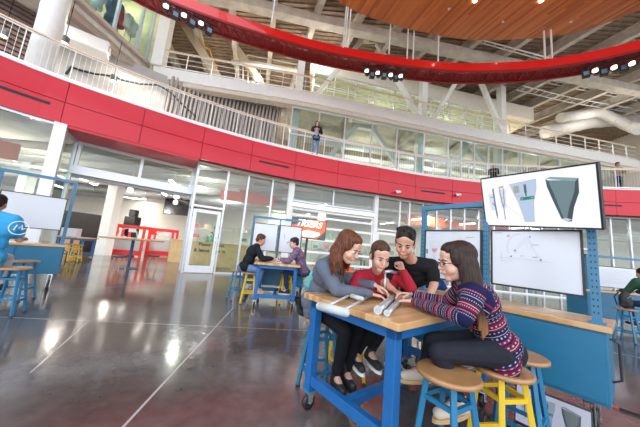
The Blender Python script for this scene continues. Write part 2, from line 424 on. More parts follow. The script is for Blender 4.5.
# ---------------------------------------------------------------- railings
def railing(label, C, t0, t1, z, posts, mesh_infill, hw=.09, rails=()):
    r = thing('balcony_railing', label, 'railing', (*C.at(t0), z)); o = C.at(t0)
    A = [p-o for p in C.part(t0, t1, .3)]
    MB().sweep([(p.x,p.y,1.07) for p in A], hw, .045).build('handrail', RAILW, r)
    b = MB(); b.sweep([(p.x,p.y,.10) for p in A], .05, .05); b.sweep([(p.x,p.y,1.02) for p in A], .03, .03)
    for h in rails: b.sweep([(p.x,p.y,h) for p in A], .022, .022)
    b.build('rail', WHITE, r)
    ps = [t for t in posts if t0 <= t <= t1]
    for t in ps:
        p = C.at(t)-o; q = C.at(t+.05)-C.at(t-.05); an = math.atan2(q.y, q.x)
        MB().cbox((p.x,p.y,.52),(.022,.07,1.04), an).build('post', WHITE, r)
    if mesh_infill:
        for a, b_ in zip(ps, ps[1:]):
            w = MB(); n = int((b_-a)/.115)
            for i in range(1, n):
                p = C.at(a+(b_-a)*i/n)-o; w.bar((p.x,p.y,.12),(p.x,p.y,1.01),.007)
            w.build('wire_infill', WHITE, r)
    return r
RC = PolyC(offset(C2.part(0, TOT, .3), .14))
pp = [onC(RC, x, y)[0] for x, y in [(29,22),(79,46),(120,64),(154,79)]]
sp = (pp[3]-pp[0])/3; posts = [pp[0]+sp*i for i in range(-8, 40)]
railing('white metal balcony railing with wooden handrail above the red band', RC, .3, RC.l[-1]-.3, 5.5, [t for t in posts if .3 < t < RC.l[-1]-.3], True)

# third level slab: right curve + left branch towards the camera
C3P = [(-9.9,12.6),(-7.3,12.95),(-5.3,13.2),(-1.3,13.75),(2.3,14.45),(6.0,15.2),(10.5,16.1),(17.2,17.3),(24.8,18.6)]
C3 = Curve(C3P); T3 = C3.l[-1]
A = C3.part(0, T3, .6); Bk = [Vector((p.x*1.15, 30)) for p in A]
tag(MB().slab(offset(A, .03), Bk, 10.0, 10.45).build('floor', CONC), kind='structure')
tag(MB().slab(A, offset(A, .12), 9.85, 10.5).build('trim_10', WHITE), kind='structure')
tag(MB().slab(offset(A, .1), offset(A, .6), 9.62, 9.85).build('trim_11', BEIGE), kind='structure')
R3 = PolyC(offset(C3.part(0, T3, .3), .06))
q3 = [onC(R3, x, y)[0] for x, y in [(203,65),(227,71),(274,80)]]
railing('upper white metal railing with thin wooden handrail on the third level', R3, .2, R3.l[-1]-.2, 10.5, [.3+1.35*i for i in range(30)], False, .08, (.4,.7))
# left branch: slab edge running towards the camera with a glazed shop on it
LB = [Vector(p) for p in [(-10.9,3.0),(-10.75,6.5),(-10.6,9.0),(-10.35,10.6),(-10.1,12.6)]]
LBk = [p+Vector((-8,0)) for p in LB]
tag(MB().slab(LBk, LB, 10.0, 10.45).build('floor', CONC), kind='structure')
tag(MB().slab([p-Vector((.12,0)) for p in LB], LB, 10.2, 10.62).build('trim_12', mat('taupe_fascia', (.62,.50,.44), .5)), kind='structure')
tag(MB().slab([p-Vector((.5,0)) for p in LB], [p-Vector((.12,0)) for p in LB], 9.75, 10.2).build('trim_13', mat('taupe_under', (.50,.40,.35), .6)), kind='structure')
window([p-Vector((.3,0)) for p in LB], 10.62, 15.0, (.30,.55,.80,.93), (), .10, .14, mat('grey_blue_mullion', (.55,.62,.68), .4), GLASS)
# shop room behind the sloping glass
SHOPW = mat('shop_wall', (.62,.60,.40), .7, noise_amt=.2, nscale=2)
tag(MB().box(-19,3,10.45,-18.8,13,14.8).build('wall_shop', SHOPW), kind='structure')
tag(MB().box(-19,13,10.45,-10.3,13.2,14.8).build('wall_shop', SHOPW), kind='structure')
tag(MB().box(-19,3,14.8,-10.6,13.2,15.0).build('ceiling', mat('shop_ceiling', (.45,.43,.32), .8)), kind='structure')
# shop corner post by px 165
tag(MB().cbox((-9.75,12.75,12.8),(.55,.55,4.6),R(10)).build('column', STEEL), kind='structure')

# second level glass wall below the third slab (px 290-640)
G2 = PolyC(offset(C3.part(0, T3, .4), .35))
t = onC(G2, 292, 115)[0]
mm = [onC(G2, x, y)[0] for x, y in [(292,115),(345,125),(372,128),(397,130),(424,135),(448,135),(474,138),(502,142),(538,150)]]
while mm[-1] < G2.l[-1]-2: mm.append(mm[-1]+1.9)
for a, b in zip(mm, mm[1:]): window(seg(G2, a, b), 5.5, 9.62, (.5,) if b-a > 2 else (), (7.9,), .07, gm=GLASS2, ends=(True,False))
pA = on_z(340,176,5.5)
# third level glazing set back from the edge, with a beige bulkhead above
G3 = PolyC(offset(C3.part(0, T3, .4), 1.7))
t3 = onC(G3, 314, 75)[0]; t = t3
while t < G3.l[-1]-12:
    t2 = t+1.5; window(seg(G3, t, t2), 10.5, 13.2, (), (12.2,), .06, gm=GLASS2, ends=(True,False)); t = t2
A = G3.part(t3-.3, G3.l[-1]-8, .6)
tag(MB().slab(offset(A, -.15), offset(A, .25), 13.2, 14.3).build('wall_front', CREAM), kind='structure')
tag(MB().slab(offset(A, .2), [Vector((p.x, 30)) for p in A], 13.25, 13.4).build('ceiling', mat('office_ceiling', (.62,.58,.40), .8, noise_amt=.15)), kind='structure')
# columns standing in the hall behind the edges
def column(p, z0, z1, w, rz=0, m=None):
    return tag(MB().cbox((p[0],p[1],(z0+z1)/2),(w,w,z1-z0), rz).build('column', m or STEEL), kind='structure')
for px, py in ((302,60),(428,85),(508,110)):
    tt, _ = onC(R3, px, py); p = PolyC(offset(R3.p, .55)).at(tt)
    column(p, 10.5, 14.6, .42, R(12)); p2 = PolyC(offset(R3.p, .9)).at(tt); column(p2, 5.5, 9.85, .42, R(12))
rc = MB().lathe([(.30,0),(.30,4.9)], (-8.75,6.85,5.5), 24).build('column', STEEL, smooth=True); tag(rc, kind='structure')
# diagonal braces
DB = PolyC(offset(R3.p, .45)); DB2 = PolyC(offset(R3.p, 1.0))
def brace(Cv, p, q, w=.26):
    a, za = onC(Cv, *p); b, zb = onC(Cv, *q); A = Cv.at(a); B_ = Cv.at(b)
    return tag(MB().bar((A.x,A.y,za),(B_.x,B_.y,zb), w).build('brace', STEEL), kind='structure')
brace(DB, (362,40), (315,97)); brace(DB, (375,40), (420,120)); brace(DB, (358,39), (380,42), .3)
brace(DB, (466,66), (433,119)); brace(DB, (474,66), (503,135)); brace(DB, (463,64), (478,68), .3)
brace(DB2, (356,127), (326,160)); brace(DB2, (373,129), (398,166)); brace(DB2, (353,125.5), (376,129), .3)
brace(DB2, (468,147), (440,182)); brace(DB2, (472,147), (500,186)); 
column((10.2,9.2), 5.5, 16, .5) if False else None
# roof: girder, rafters, deck
GR = PolyC([Vector(p) for p in catmull([(-14,11.5,0),(-6,12.1,0),(-1,12.9,0),(4,13.6,0),(9.3,14.4,0),(16,15.3,0),(26,16.6,0)], 6)])
GR.p = [p.xy for p in GR.p]
gi = MB(); gi.sweep([(p.x,p.y,14.45) for p in GR.p], .5, .5); tag(gi.build('trim_14', CONC), kind='structure')
rf = []
for i in range(17):
    t = .6+i*2.45
    if t > GR.l[-1]: break
    p = GR.at(t); d = Vector((.30,-.95)) if p.x > -2 else Vector((.25,-.97))
    a = p+d*8.5; b = p-d*14
    tag(MB().ibeam((a.x,a.y,15.0+.0),(b.x,b.y,15.0), .3, .7).build('rafter', CONC), kind='structure')
dk = MB(); dk.box(-32,5,15.4,32,32,15.6)
for i in range(88): dk.box(-32,5.2+i*.3,15.33,32,5.32+i*.3,15.4)
tag(dk.build('ceiling', BROWN), kind='structure')
# left upper-level back walls behind the first railing
A = [Vector(p) for p in [(-16,3),(-13.6,7.5),(-11,11.2),(-7.5,13.6),(-3.2,15.0)]]; A = [p.xy for p in catmull([(p.x,p.y,0) for p in A], 5)]
GW = mat('grey_wall', (.50,.49,.48), .7, noise_amt=.08)
tag(MB().slab(A, offset(A, .2), 5.5, 7.6).build('wall_inner', GW), kind='structure')
lv = MB(); A1 = A[:9]
for i in range(12): lv.slab(offset(A1, .02), offset(A1, .10), 7.62+i*.2, 7.74+i*.2)
tag(lv.build('wall_louvre', LOUV), kind='structure')
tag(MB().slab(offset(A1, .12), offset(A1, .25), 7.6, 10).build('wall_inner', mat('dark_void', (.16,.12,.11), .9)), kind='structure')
A2 = A[8:14]; tag(MB().slab(A2, offset(A2, .25), 7.6, 10).build('wall_inner', GW), kind='structure')
A3 = A[13:]; fn = MB()
PC = PolyC(A3); k = int(PC.l[-1]/.22)
for i in range(k):
    p = PC.at(i*.22); fn.bar((p.x,p.y,5.6),(p.x+.25,p.y-.1,10), .05, .12)
tag(fn.build('wall_fins', mat('grey_fin', (.42,.38,.36), .6)), kind='structure')
tag(MB().slab(offset(A3, .15), offset(A3, .3), 7.6, 10).build('wall_inner', mat('grey_back', (.30,.27,.25), .9)), kind='structure')
# ceiling under the third level (left): dark boards with joists
A = [Vector(p) for p in [(-13.5,4.5),(-10.6,9),(-10.1,12.5),(-5.3,13.25),(-1.3,13.8)]]
# ------------------------------------------------------------------ hung overhead: wood cloud, red ring, spotlights
WOODC = stripe_wood('ceiling_slats', 0, .12, [(.36,.075,.02),(.62,.16,.04),(.80,.25,.065),(.52,.12,.03)], 3.5, .45, .1)
def wood_cloud():
    ang = math.atan2(.35,.94)
    r = thing('wood_ceiling_disc', 'large oval ceiling disc of reddish wood slats hung above the hall', 'ceiling panel', (4.5,4.0,12.5), ang)
    P = [(-3.4,7.0),(-1.9,8.6),(-.19,9.75),(1.41,10.45),(4.15,11.0),(6.3,11.2),(7.6,11.15),(10.0,10.75),(11.6,10.1),(12.8,8.9),(13.6,7.4),(14,4),(12.5,0),(8,-3.5),(3,-4.5),(-2,-3),(-5,1),(-4.6,4.6)]
    c = catmull([(x,y,0) for x,y in P]+[(P[0][0],P[0][1],0)], 4)[:-1]
    m = Matrix.Rotation(-ang, 2); loc = [m@(Vector((p.x,p.y))-Vector((4.5,4.0))) for p in c]
    MB().prism([(p.x,p.y) for p in loc], 0, .16).build('slat_panel', WOODC, r)
    # dark reveal joints and small sprinkler heads and a fixture
    j_ = MB(); 
    for a, b in (((-2.2,6.6),(11.5,8.6)),((-4,2.0),(13,4.2))):
        a = m@(Vector(a)-Vector((4.5,4))); b = m@(Vector(b)-Vector((4.5,4))); j_.bar((a.x,a.y,-.004),(b.x,b.y,-.004),.035,.012)
    j_.build('reveal_joint', DARK, r)
    for px, py in ((449,9),(503,22),(571,22)):
        p = on_z(px,py,12.46); q = m@(p.xy-Vector((4.5,4)))
        MB().lathe([(.05,-.03),(.05,0),(.02,0)], (q.x,q.y,-.02), 10).build('sprinkler_head', STEEL, r)
    for px, py in ((475,1),(541,1)):
        p = on_z(px,py,12.46); q = m@(p.xy-Vector((4.5,4)))
        MB().lathe([(.08,-.04),(.08,.0)], (q.x,q.y,-.005), 14).build('downlight', WARM, r)
wood_cloud()
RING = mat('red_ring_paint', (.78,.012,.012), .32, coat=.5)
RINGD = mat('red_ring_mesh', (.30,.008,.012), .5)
ringP = [(-8.6,7.6),(-7.2,8.6),(-5.3,9.35),(-3.0,10.05),(-.74,10.6),(2.24,11.0),(5.22,11.15),(7.2,11.0),(10.1,10.35),(12.6,9.0),(15.0,6.6),(16,3.5),(15,0),(11,-3.6),(4,-5.2),(-4,-4.5),(-9.5,-1.5),(-11.2,2.2),(-10.6,5.4)]
def ring():
    c = catmull([(x,y,0) for x,y in ringP]+[(ringP[0][0],ringP[0][1],0)], 6)
    A = [p.xy for p in c]
    def off(d): return offset(A, d)
    r = thing('ring_truss', 'big bright red oval ring hanging from white rods below the roof', 'hanging ring', (4,3,10.5))
    o = Vector((4,3)); sh = lambda L: [p-o for p in L]
    MB().slab(sh(A), sh(off(.05)), .12, .56).build('face_band', RING, r)
    MB().slab(sh(off(.72)), sh(off(.77)), .0, .5).build('face_band', RING, r)
    b = MB()
    B_, C_ = sh(off(.02)), sh(off(.75))
    b.sweep([(p.x,p.y,.08) for p in B_], .09, .10); b.sweep([(p.x,p.y,.04) for p in C_], .09, .10)
    for i in range(0, len(B_)-1):
        p, q = B_[i], C_[i]; b.bar((p.x,p.y,.08),(q.x,q.y,.05),.05); q2 = C_[i+1]; b.bar((p.x,p.y,.08),(q2.x,q2.y,.05),.035)
        p2 = B_[i+1]; b.bar((p2.x,p2.y,.5),(q.x,q.y,.45),.035)
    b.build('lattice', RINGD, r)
    b = MB()
    D_ = [sh(off(.06+.066*k)) for k in range(11)]
    for L in D_: b.sweep([(p.x,p.y,.10) for p in L], .042, .01)
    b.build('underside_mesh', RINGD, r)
    for (px, py) in ((345,45),(348,46),(343,47),(407,58),(413,59),(389,53),(545,58),(552,57),(272,22),(438,62)):
        p = on_z(px, py, 11.06); q = MB().bar((p.x-4,p.y-3,.5),(p.x-4,p.y-3,4.6),.055).build('hanging_rod', STEEL, r)
    return r
ring()
def spotlight_proto():
    r = thing('stage_spotlight', 'stage spotlight', 'spotlight', (0,0,0))
    MB().lathe([(.0,.17),(.08,.16),(.115,.10),(.125,-.13),(.12,-.14)], (0,0,0), 16, 'Y').build('housing', mat('spot_black', (.03,.03,.035), .4), r, smooth=True)
    MB().lathe([(.108,-.142),(.108,-.15)], (0,0,0), 16, 'Y').build('lens', mat('lens_lit', (1,.95,.85), .3, emit=(1,.86,.62), es=2.2), r)
    y = MB(); y.tube([(-.15,0,0),(-.15,0,.2),(.15,0,.2),(.15,0,0)], .014, 6); y.bar((0,0,.2),(0,0,.34),.03); y.build('yoke', DARK, r)
    d = MB(); d.box(-.12,-.20,-.13,.12,-.19,-.15); d.box(.10,-.30,-.12,.13,-.13,.12); d.box(-.13,-.30,-.12,-.10,-.13,.12); d.build('barn_door', DARK, r)
    return r
def panel_proto():
    r = thing('moving_light', 'moving light', 'stage light', (0,0,0))
    MB().box(-.13,-.09,-.17,.13,.09,.15).build('housing', mat('spot_black', (.03,.03,.035), .4), r, bevel=.02)
    MB().box(-.09,-.10,-.11,.09,-.092,.08).build('lens', mat('lens_blue', (.25,.38,.55), .15), r)
    y = MB(); y.tube([(-.16,0,0),(-.16,0,.2),(.16,0,.2),(.16,0,0)], .014, 6); y.bar((0,0,.2),(0,0,.34),.03); y.build('yoke', DARK, r)
    return r
sp0 = spotlight_proto(); pl0 = panel_proto(); fs = [True, True]
cl = {'left': ('hanging below the left part of the red ring', [(166,9,0),(175,15,1),(184,18,0),(192,23,1),(201,26,0),(209,31,1)]),
      'mid': ('hanging below the middle of the red ring', [(367,73,0),(372,75,1),(378,75,0),(384,76,1),(391,77,0),(396,78,1),(401,78,0)]),
      'right': ('hanging below the right part of the red ring', [(586,74,1),(596,72,0),(604,72,1),(615,69,0),(624,68,1),(633,65,0)])}
for nm, (wh, L) in cl.items():
    for k, (px, py, ty) in enumerate(L):
        p = on_z(px, py, 10.16)
        o = pl0 if ty else sp0
        lab = ('black square stage light with bluish face ' if ty else 'round black spotlight with bright warm lens ')+wh
        g_ = ('square stage lights ' if ty else 'round spotlights ')+wh
        if fs[ty]: fs[ty] = False; q = o; q['label'] = lab; q['group'] = g_
        else: q = copy_tree(o, label=lab, group=g_)
        q.location = (p.x, p.y, p.z); q.rotation_euler = (0,0,math.atan2(p.y,p.x)-R(90)+R(10 if ty else -6))
# mounting pipes for the lights
for nm, (wh, L) in cl.items():
    P = [on_z(px, py, 10.16) for px, py, _ in L]
    d = (P[-1]-P[0]).normalized(); 
    tag(MB().tube([P[0]-d*.3+Vector((0,0,.36)), P[len(P)//2]+Vector((0,0,.36)), P[-1]+d*.3+Vector((0,0,.36))], .025, 8).build('lighting_pipe', DARK), 'thin dark pipe carrying the spotlights '+wh, 'pipe')
# ------------------------------------------------------------------ services: ducts, pipes, trays
DUCT = mat('duct_paint', (.80,.79,.76), .5)
DUCTM = mat('duct_grey', (.55,.56,.56), .4, .4)
def duct(label, pts, r, m=DUCT, name='air_duct', n=14, flange=True):
    o = thing(name, label, 'duct', pts[0]); P = [Vector(p)-Vector(pts[0]) for p in pts]
    MB().tube(P, r, n).build('pipe_run', m, o, smooth=True)
    if flange:
        for a, b in zip(P, P[1:]):
            d = (b-a); k = max(1, int(d.length/1.6))
            for i in range(k): q = a+d*((i+.5)/k); MB().tube([q-d.normalized()*.02, q+d.normalized()*.02], r*1.06, n).build('flange', m, o)
    return o
def PX(L): return [at(x, y, Y) for x, y, Y in L]
duct('long pale round duct running behind the third level railing at right', PX([(545,132,20),(590,122,20),(640,118,20)]), .55)
duct('pale duct with an elbow under the roof at far right', PX([(560,118,19),(600,112,19),(628,126,19),(640,130,18)]), .4)
duct('white round duct crossing behind the third level railing near the middle', PX([(232,62,16),(262,66,16),(300,72,16)]), .16)
for k in range(4):
    duct('thin white pipe bending down behind the upper railing, one of four beside each other', PX([(300,60+k*5,17),(242-k*3+9,50+k*5,17),(238+k*5,56+k*4,17),(238+k*5,84+k*2,17)]), .055, name='service_pipe', n=8, flange=False)['group'] = 'four bent service pipes'
# white cable trays at upper right
def tray(label, pts, w=.5):
    o = thing('cable_tray', label, 'cable tray', pts[0]); P = [Vector(p)-Vector(pts[0]) for p in pts]
    b = MB()
    for s in (-w/2, w/2):
        Q = []
        for i, p in enumerate(P):
            d = (P[min(i+1,len(P)-1)]-P[max(i-1,0)]).normalized(); Q.append(p+Vector((-d.y,d.x,0)).normalized()*s)
        b.tube(Q, .04, 6)
    b.build('side_rail', STEEL, o)
    for a, c in zip(P, P[1:]):
        d = c-a; k = int(d.length/.6); rr = MB(); u = Vector((-d.y,d.x,0)).normalized()*w/2
        for i in range(k): q = a+d*(i+.5)/k; rr.bar(q-u, q+u, .04)
        if k: rr.build('rungs', STEEL, o)
    return o
tray('white cable tray running under the roof right of the tall column', PX([(520,88,17),(570,100,18),(640,112,19)]))
tray('upper white pipe rail crossing under the roof toward the right', PX([(512,72,16),(560,84,17),(640,100,18)]), .3)
tray('white pipe rail between the hanging rods above the ring', PX([(480,41,13.5),(550,60,13.5)]), .2)
# big beige slanted plenum at upper left and strip
def block(name, label, cat, c, d, rz, m, bevel=.02, tilt=None):
    o = MB().cbox((0,0,0), d).build(name, m, bevel=bevel); o.location = c; o.rotation_euler = (tilt or 0, 0, rz); return tag(o, label, cat)
sl_ = MB().bar(at(176,12,15.6), at(222,84,15.6), 1.0, .5).build('beige_strut', mat('beige_strut', (.72,.63,.50), .6)); tag(sl_, 'thick beige slanting brace under the roof behind the upper railing', 'brace')
sl_ = MB().bar(at(206,8,16.5), at(262,84,16.5), .8, .4).build('beige_strut', mat('beige_strut', (.72,.63,.50), .6)); tag(sl_, 'second beige slanting brace, further right behind the pipes', 'brace')
YEL = mat('yellow_hose', (.75,.5,.10), .5)
tag(MB().tube(PX([(197,34,15),(203,46,15),(210,50,15),(213,60,15),(217,68,15)]), .05, 6).build('yellow_hose', YEL), 'yellow hose clipped along the beige slanting brace', 'hose')
# white air unit with a dark grille at left, above the first railing
p = at(93,45,9.8)
o = thing('air_unit', 'white ceiling air unit with dark grille near the sloping edge at left', 'air unit', p, R(35))
MB().box(-1.6,-.35,-.3,.55,.35,.25).build('casing', WHITE, o, bevel=.05)
gr_ = MB(); gr_.box(.45,-.28,-.14,.57,.28,.1); gr_.build('grille', DARK, o)
# can lights
cans = [at(3,35,8.6), at(64,42,9.0), at(113,80,10.5), at(149,10,9), at(205,84,12.5)]
def can(p, label):
    o = thing('can_light', label, 'lamp', p)
    MB().lathe([(.13,0),(.13,.26)], (0,0,0), 16).build('shade', mat('dark_can', (.10,.10,.11), .5), o)
    MB().lathe([(.11,-.012),(.11,-.004)], (0,0,0), 16).build('bulb', WARM, o)
    MB().bar((0,0,.26),(0,0,10-p.z-.02 if p.z < 9.9 else .4),.02).build('stem', DARK, o)
can(at(3,36,8.6), 'dark can lamp with lit end at the far left edge above the railing')
can(at(64,43,8.6), 'dark can lamp with lit end just right of the round column')
can(at(113,81,10.5), 'dark can lamp below the black garland behind the railing')
# shelter ceiling of the left part of level two
CB = [Vector(p) for p in [(-10.9,3.0),(-10.75,6.5),(-10.5,9.0),(-10.2,11.2),(-9.9,12.7)]]
# black garland of cables
G = PX([(66,74,10.2),(72,67,10.3),(80,70,10.5),(95,74,10.8),(112,76,11.1),(122,80,11.4),(140,84,11.9),(158,85,12.3),(170,92,12.4),(182,104,12.4),(196,117,12.4)])
tag(MB().tube(G, .05, 6).build('cable_garland', DARK), 'black cable bundle sagging along the white wall behind the left railing', 'cable')
# third level fluorescent lamps in the rooms
for px, py, Y in ((348,76,17.5),(375,93,18.5),(410,105,19.5),(436,120,20.5),(146,28,14.5),(128,16,15),(234,95,17)):
    p = at(px, py, Y); a = R(35)
    o = thing('strip_lamp', 'glowing strip lamp seen through the upper level glazing', 'lamp', p, a, 'strip lamps of the upper rooms')
    MB().box(-.09,-.65,0,.09,.65,.05).build('diffuser', WARM, o); MB().box(-.11,-.68,.05,.11,.68,.10).build('casing', WHITE, o)
    cz = 13.25 if p.z < 13.2 else 15.3; cz = 9.8 if p.z < 9.8 else cz; MB().bar((0,0,.1),(0,0,cz-p.z),.02).build('stem', STEEL, o)
# security cameras on the fascia
def seccam(px, py, label):
    t, z = onC(C2, px, py); p = C2.at(t); q = C2.at(t+.1)-C2.at(t-.1)
    o = thing('security_camera', label, 'camera', (p.x, p.y, z), math.atan2(q.y,q.x))
    MB().box(-.05,-.02,-.07,.05,0,.07).build('bracket', WHITE, o)
    MB().tube([(0,0,0),(0,-.12,-.02)], .025, 8).build('arm', WHITE, o)
    MB().tube([(.1,-.14,.0),(-.16,-.16,-.06)], [.06,.065], 12).build('body', WHITE, o, smooth=True)
    MB().tube([(-.16,-.16,-.06),(-.18,-.162,-.065)], .045, 12).build('lens', DARK, o)
seccam(397,192,'white security camera on the red band above the man in black')
seccam(457,195,'white security camera on the red band left of the big screen')
# mannequins on the shop ledge
SKM = mat('mannequin_white', (.85,.85,.86), .4)
def mann(px, py, label, m, H=1.0, cloth=None):
    p = on_z(px, py, 10.62); p.x = min(p.x, -10.9) if False else p.x
    return p
def torso(px, py, Y, label, top, s=1.0):
    p = at(px, py, Y); o = thing('mannequin', label, 'mannequin', p, R(-50)); o.scale = (s,)*3
    MB().lathe([(.0,.62),(.05,.61),(.055,.5),(.20,.46),(.22,.38),(.16,.2),(.13,.1),(.17,0),(.16,-.1),(.02,-.12)], (0,0,0), 16).build('torso', top, o, smooth=True)
    a = MB()
    for sg in (-1, 1): a.tube([(sg*.18,0,.42),(sg*.27,0,.30)], [.07,.055], 8)
    a.build('arm', top, o, smooth=True)
    MB().tube([(0,0,-.1),(0,0,-.45)], .02, 8).build('stand', GREY, o)
torso(126.5,26,11.75,'white torso mannequin standing left of the pair on the sloping ledge', SKM, 1.25)
torso(131.5,33,12.15,'white torso mannequin standing right of the pair on the sloping ledge', SKM, 1.25)
torso(112,19,11.3,'mannequin in a dark blue jacket behind the upper left glass', mat('navy_jacket', (.06,.14,.26), .8), 1.9)
torso(119,24,11.6,'mannequin in a red shirt beside the dark blue jacket', mat('red_shirt', (.7,.06,.09), .8), 1.4)
torso(97,5,10.5,'mannequin in a pale blue shirt at the top of the glass', mat('pale_blue_shirt', (.5,.62,.72), .8), 1.4)
# ------------------------------------------------------------------ furniture
BLUE = mat('bench_blue', (.012,.12,.34), .38, noise_amt=.08)
CABB = mat('cabinet_blue', (.015,.15,.27), .40, noise_amt=.08)
POSTB = mat('post_blue', (.05,.20,.33), .42, noise_amt=.06)
STB = mat('stool_blue', (.016,.16,.30), .4)
STY = mat('stool_yellow', (.74,.48,.015), .4)
BUTCH = stripe_wood('butcher_block', 0, .045, [(.33,.15,.05),(.55,.30,.115),(.70,.43,.19),(.46,.22,.075)], .55, .3, .3)
BUTCHY = stripe_wood('butcher_block_long', 1, .045, [(.33,.15,.05),(.55,.30,.115),(.70,.43,.19),(.46,.22,.075)], .7, .28, .4)
SEATW = mat('stool_seat_wood', (.40,.20,.075), .35, noise_amt=.15, nscale=9, coat=.3)
RUB = mat('rubber', (.02,.02,.022), .6)
CHR = mat('chrome', (.75,.76,.78), .2, .9)
WBM = mat('whiteboard', (.63,.655,.69), .22, noise_amt=.01)
BLK = mat('black_frame', (.02,.02,.025), .45)
def stool(col, label, loc, rz=0, group=None, h=.66, rot_seat=0):
    r = thing('round_stool', label, 'stool', loc, rz, group)
    MB().lathe([(.165,-.032),(.178,-.024),(.178,-.008),(.168,0)], (0,0,h), 32).build('seat', SEATW, r, smooth=True)
    top = .115; bot = .205; lg = []
    for i in range(4):
        a = R(45+90*i); p = Vector((math.cos(a)*top, math.sin(a)*top, h-.034)); q = Vector((math.cos(a)*bot, math.sin(a)*bot, .012)); lg.append((p,q))
        MB().bar(q, p, .032, .032, (math.cos(a),math.sin(a),0)).build('leg', col, r, bevel=.004)
        MB().bar((q.x,q.y,0), (q.x+ (p.x-q.x)*.03,q.y+(p.y-q.y)*.03,.022), .035).build('foot', RUB, r)
    for k, f in ((0,.80),(1,.80),(2,.80),(3,.80),(0,.36),(1,.30),(2,.36),(3,.30)):
        (p,q),(p2,q2) = lg[k], lg[(k+1)%4]; MB().bar(q.lerp(p,f), q2.lerp(p2,f), .020, .026).build('rung', col, r)
    return r
def caster(parent, x, y, top, rad=.06, ang=0):
    m = MB(); m.box(x-.05,y-.04,top-.012,x+.05,y+.04,top); m.build('caster_plate', CHR if parent is None else POSTB, parent)
    c, s = math.cos(ang), math.sin(ang)
    w = MB(); w.lathe([(.02,-.018),(rad*.8,-.02),(rad,-.012),(rad,.012),(rad*.8,.02),(.02,.018)], (x,y,rad), 20, 'X')
    wh = w.build('wheel', mat('caster_wheel', (.015,.015,.018), .4), parent, smooth=True)
    f = MB(); f.bar((x-.028,y,rad),(x-.028,y,top-.02),.006,.05,(0,1,0)); f.bar((x+.028,y,rad),(x+.028,y,top-.02),.006,.05,(0,1,0)); f.box(x-.035,y-.03,top-.03,x+.035,y+.03,top-.012)
    f.bar((x-.035,y,rad),(x+.035,y,rad),.014)
    f.build('fork', CHR, parent)
def workbench(label, loc, rz, L=1.62, W=.90, group=None, h=.92):
    "local x runs -W..0, y 0..L (towards the cabinet)"
    r = thing('workbench_table', label, 'table', loc, rz, group)
    MB().box(-W-.03,-.03,h-.045,.03,L,h).build('tabletop', BUTCH, r, bevel=.006)
    f = MB(); t = .065
    for x in (-W+.02, -.02-t): f.box(x,.05,h-.115,x+t,L-.04,h-.046)
    f.box(-W+.02,.02,h-.115,-.02,.02+t,h-.046); f.box(-W+.02,L-.1,h-.115,-.02,L-.04,h-.046)
    f.build('apron', BLUE, r)
    lw = .072
    for x in (-W+.02, -.02-lw):
        for y in (.02, L-.16):
            MB().box(x,y,.155,x+lw,y+lw,h-.046).build('leg', BLUE, r, bevel=.004)
            caster(r, x+lw/2, y+lw/2, .155)
    s = MB(); s.box(-W+.02+lw,.03,.20,-.02-lw,.085,.275); s.build('stretcher', BLUE, r, bevel=.004)
    s = MB(); s.box(-W/2-.03,.085,.205,-W/2+.03,L-.16,.265); s.box(-W+.02+lw,L-.15,.20,-.02-lw,L-.10,.275); s.build('stretcher', BLUE, r, bevel=.004)
    return r
def cabinet(label, loc, rz, x0, x1, y0, y1, group=None, posts=(), ftop=1.97, beam=None, h=.92, zb=.34):
    r = thing('rolling_cabinet', label, 'cabinet', loc, rz, group)
    MB().box(x0,y0+.012,zb,x1,y1,h-.045).build('body', CABB, r, bevel=.004)
    MB().box(x0-.02,y0-.01,h-.045,x1+.03,y1+.01,h).build('countertop', BUTCHY, r, bevel=.005)
    n = max(2, round((x1-x0)/.72)); w = (x1-x0)/n
    for i in range(n):
        p = MB(); p.box(x0+i*w+.018,y0,zb+.025,x0+(i+1)*w-.018,y0+.016,h-.07); p.build('door_panel', CABB, r, bevel=.003)
    for x in (x0+.12, x1-.12):
        for y in (y0+.09, y1-.09): caster(r, x, y, zb, .085)
    MB().tube([(x1,(y0+y1)/2-.02,h-.12),(x1+.05,(y0+y1)/2-.02,h-.15),(x1+.05,(y0+y1)/2-.02,h-.42),(x1,(y0+y1)/2-.02,h-.45)], .009, 6).build('pull_handle', RUB, r)
    for x in posts:
        q = MB(); yb = y0+.06; q.box(x-.028,yb,h,x+.028,yb+.045,ftop); hl = q.mi(1)
        k = int((ftop-h-.1)/.05)
        for i in range(k):
            for dx in (-.012,.012): hl.box(x+dx-.004,yb-.002,h+.08+i*.05,x+dx+.004,yb+.001,h+.095+i*.05)
        pq = q.build('post', [POSTB, BLK], r)
        MB().box(x-.05,yb-.03,h,x+.05,yb+.07,h+.012).build('foot_plate', POSTB, r)
    if beam: MB().box(beam[0]-.028,y0+.055,ftop-.055,beam[1]+.028,y0+.11,ftop).build('cross_beam', POSTB, r)
    return r
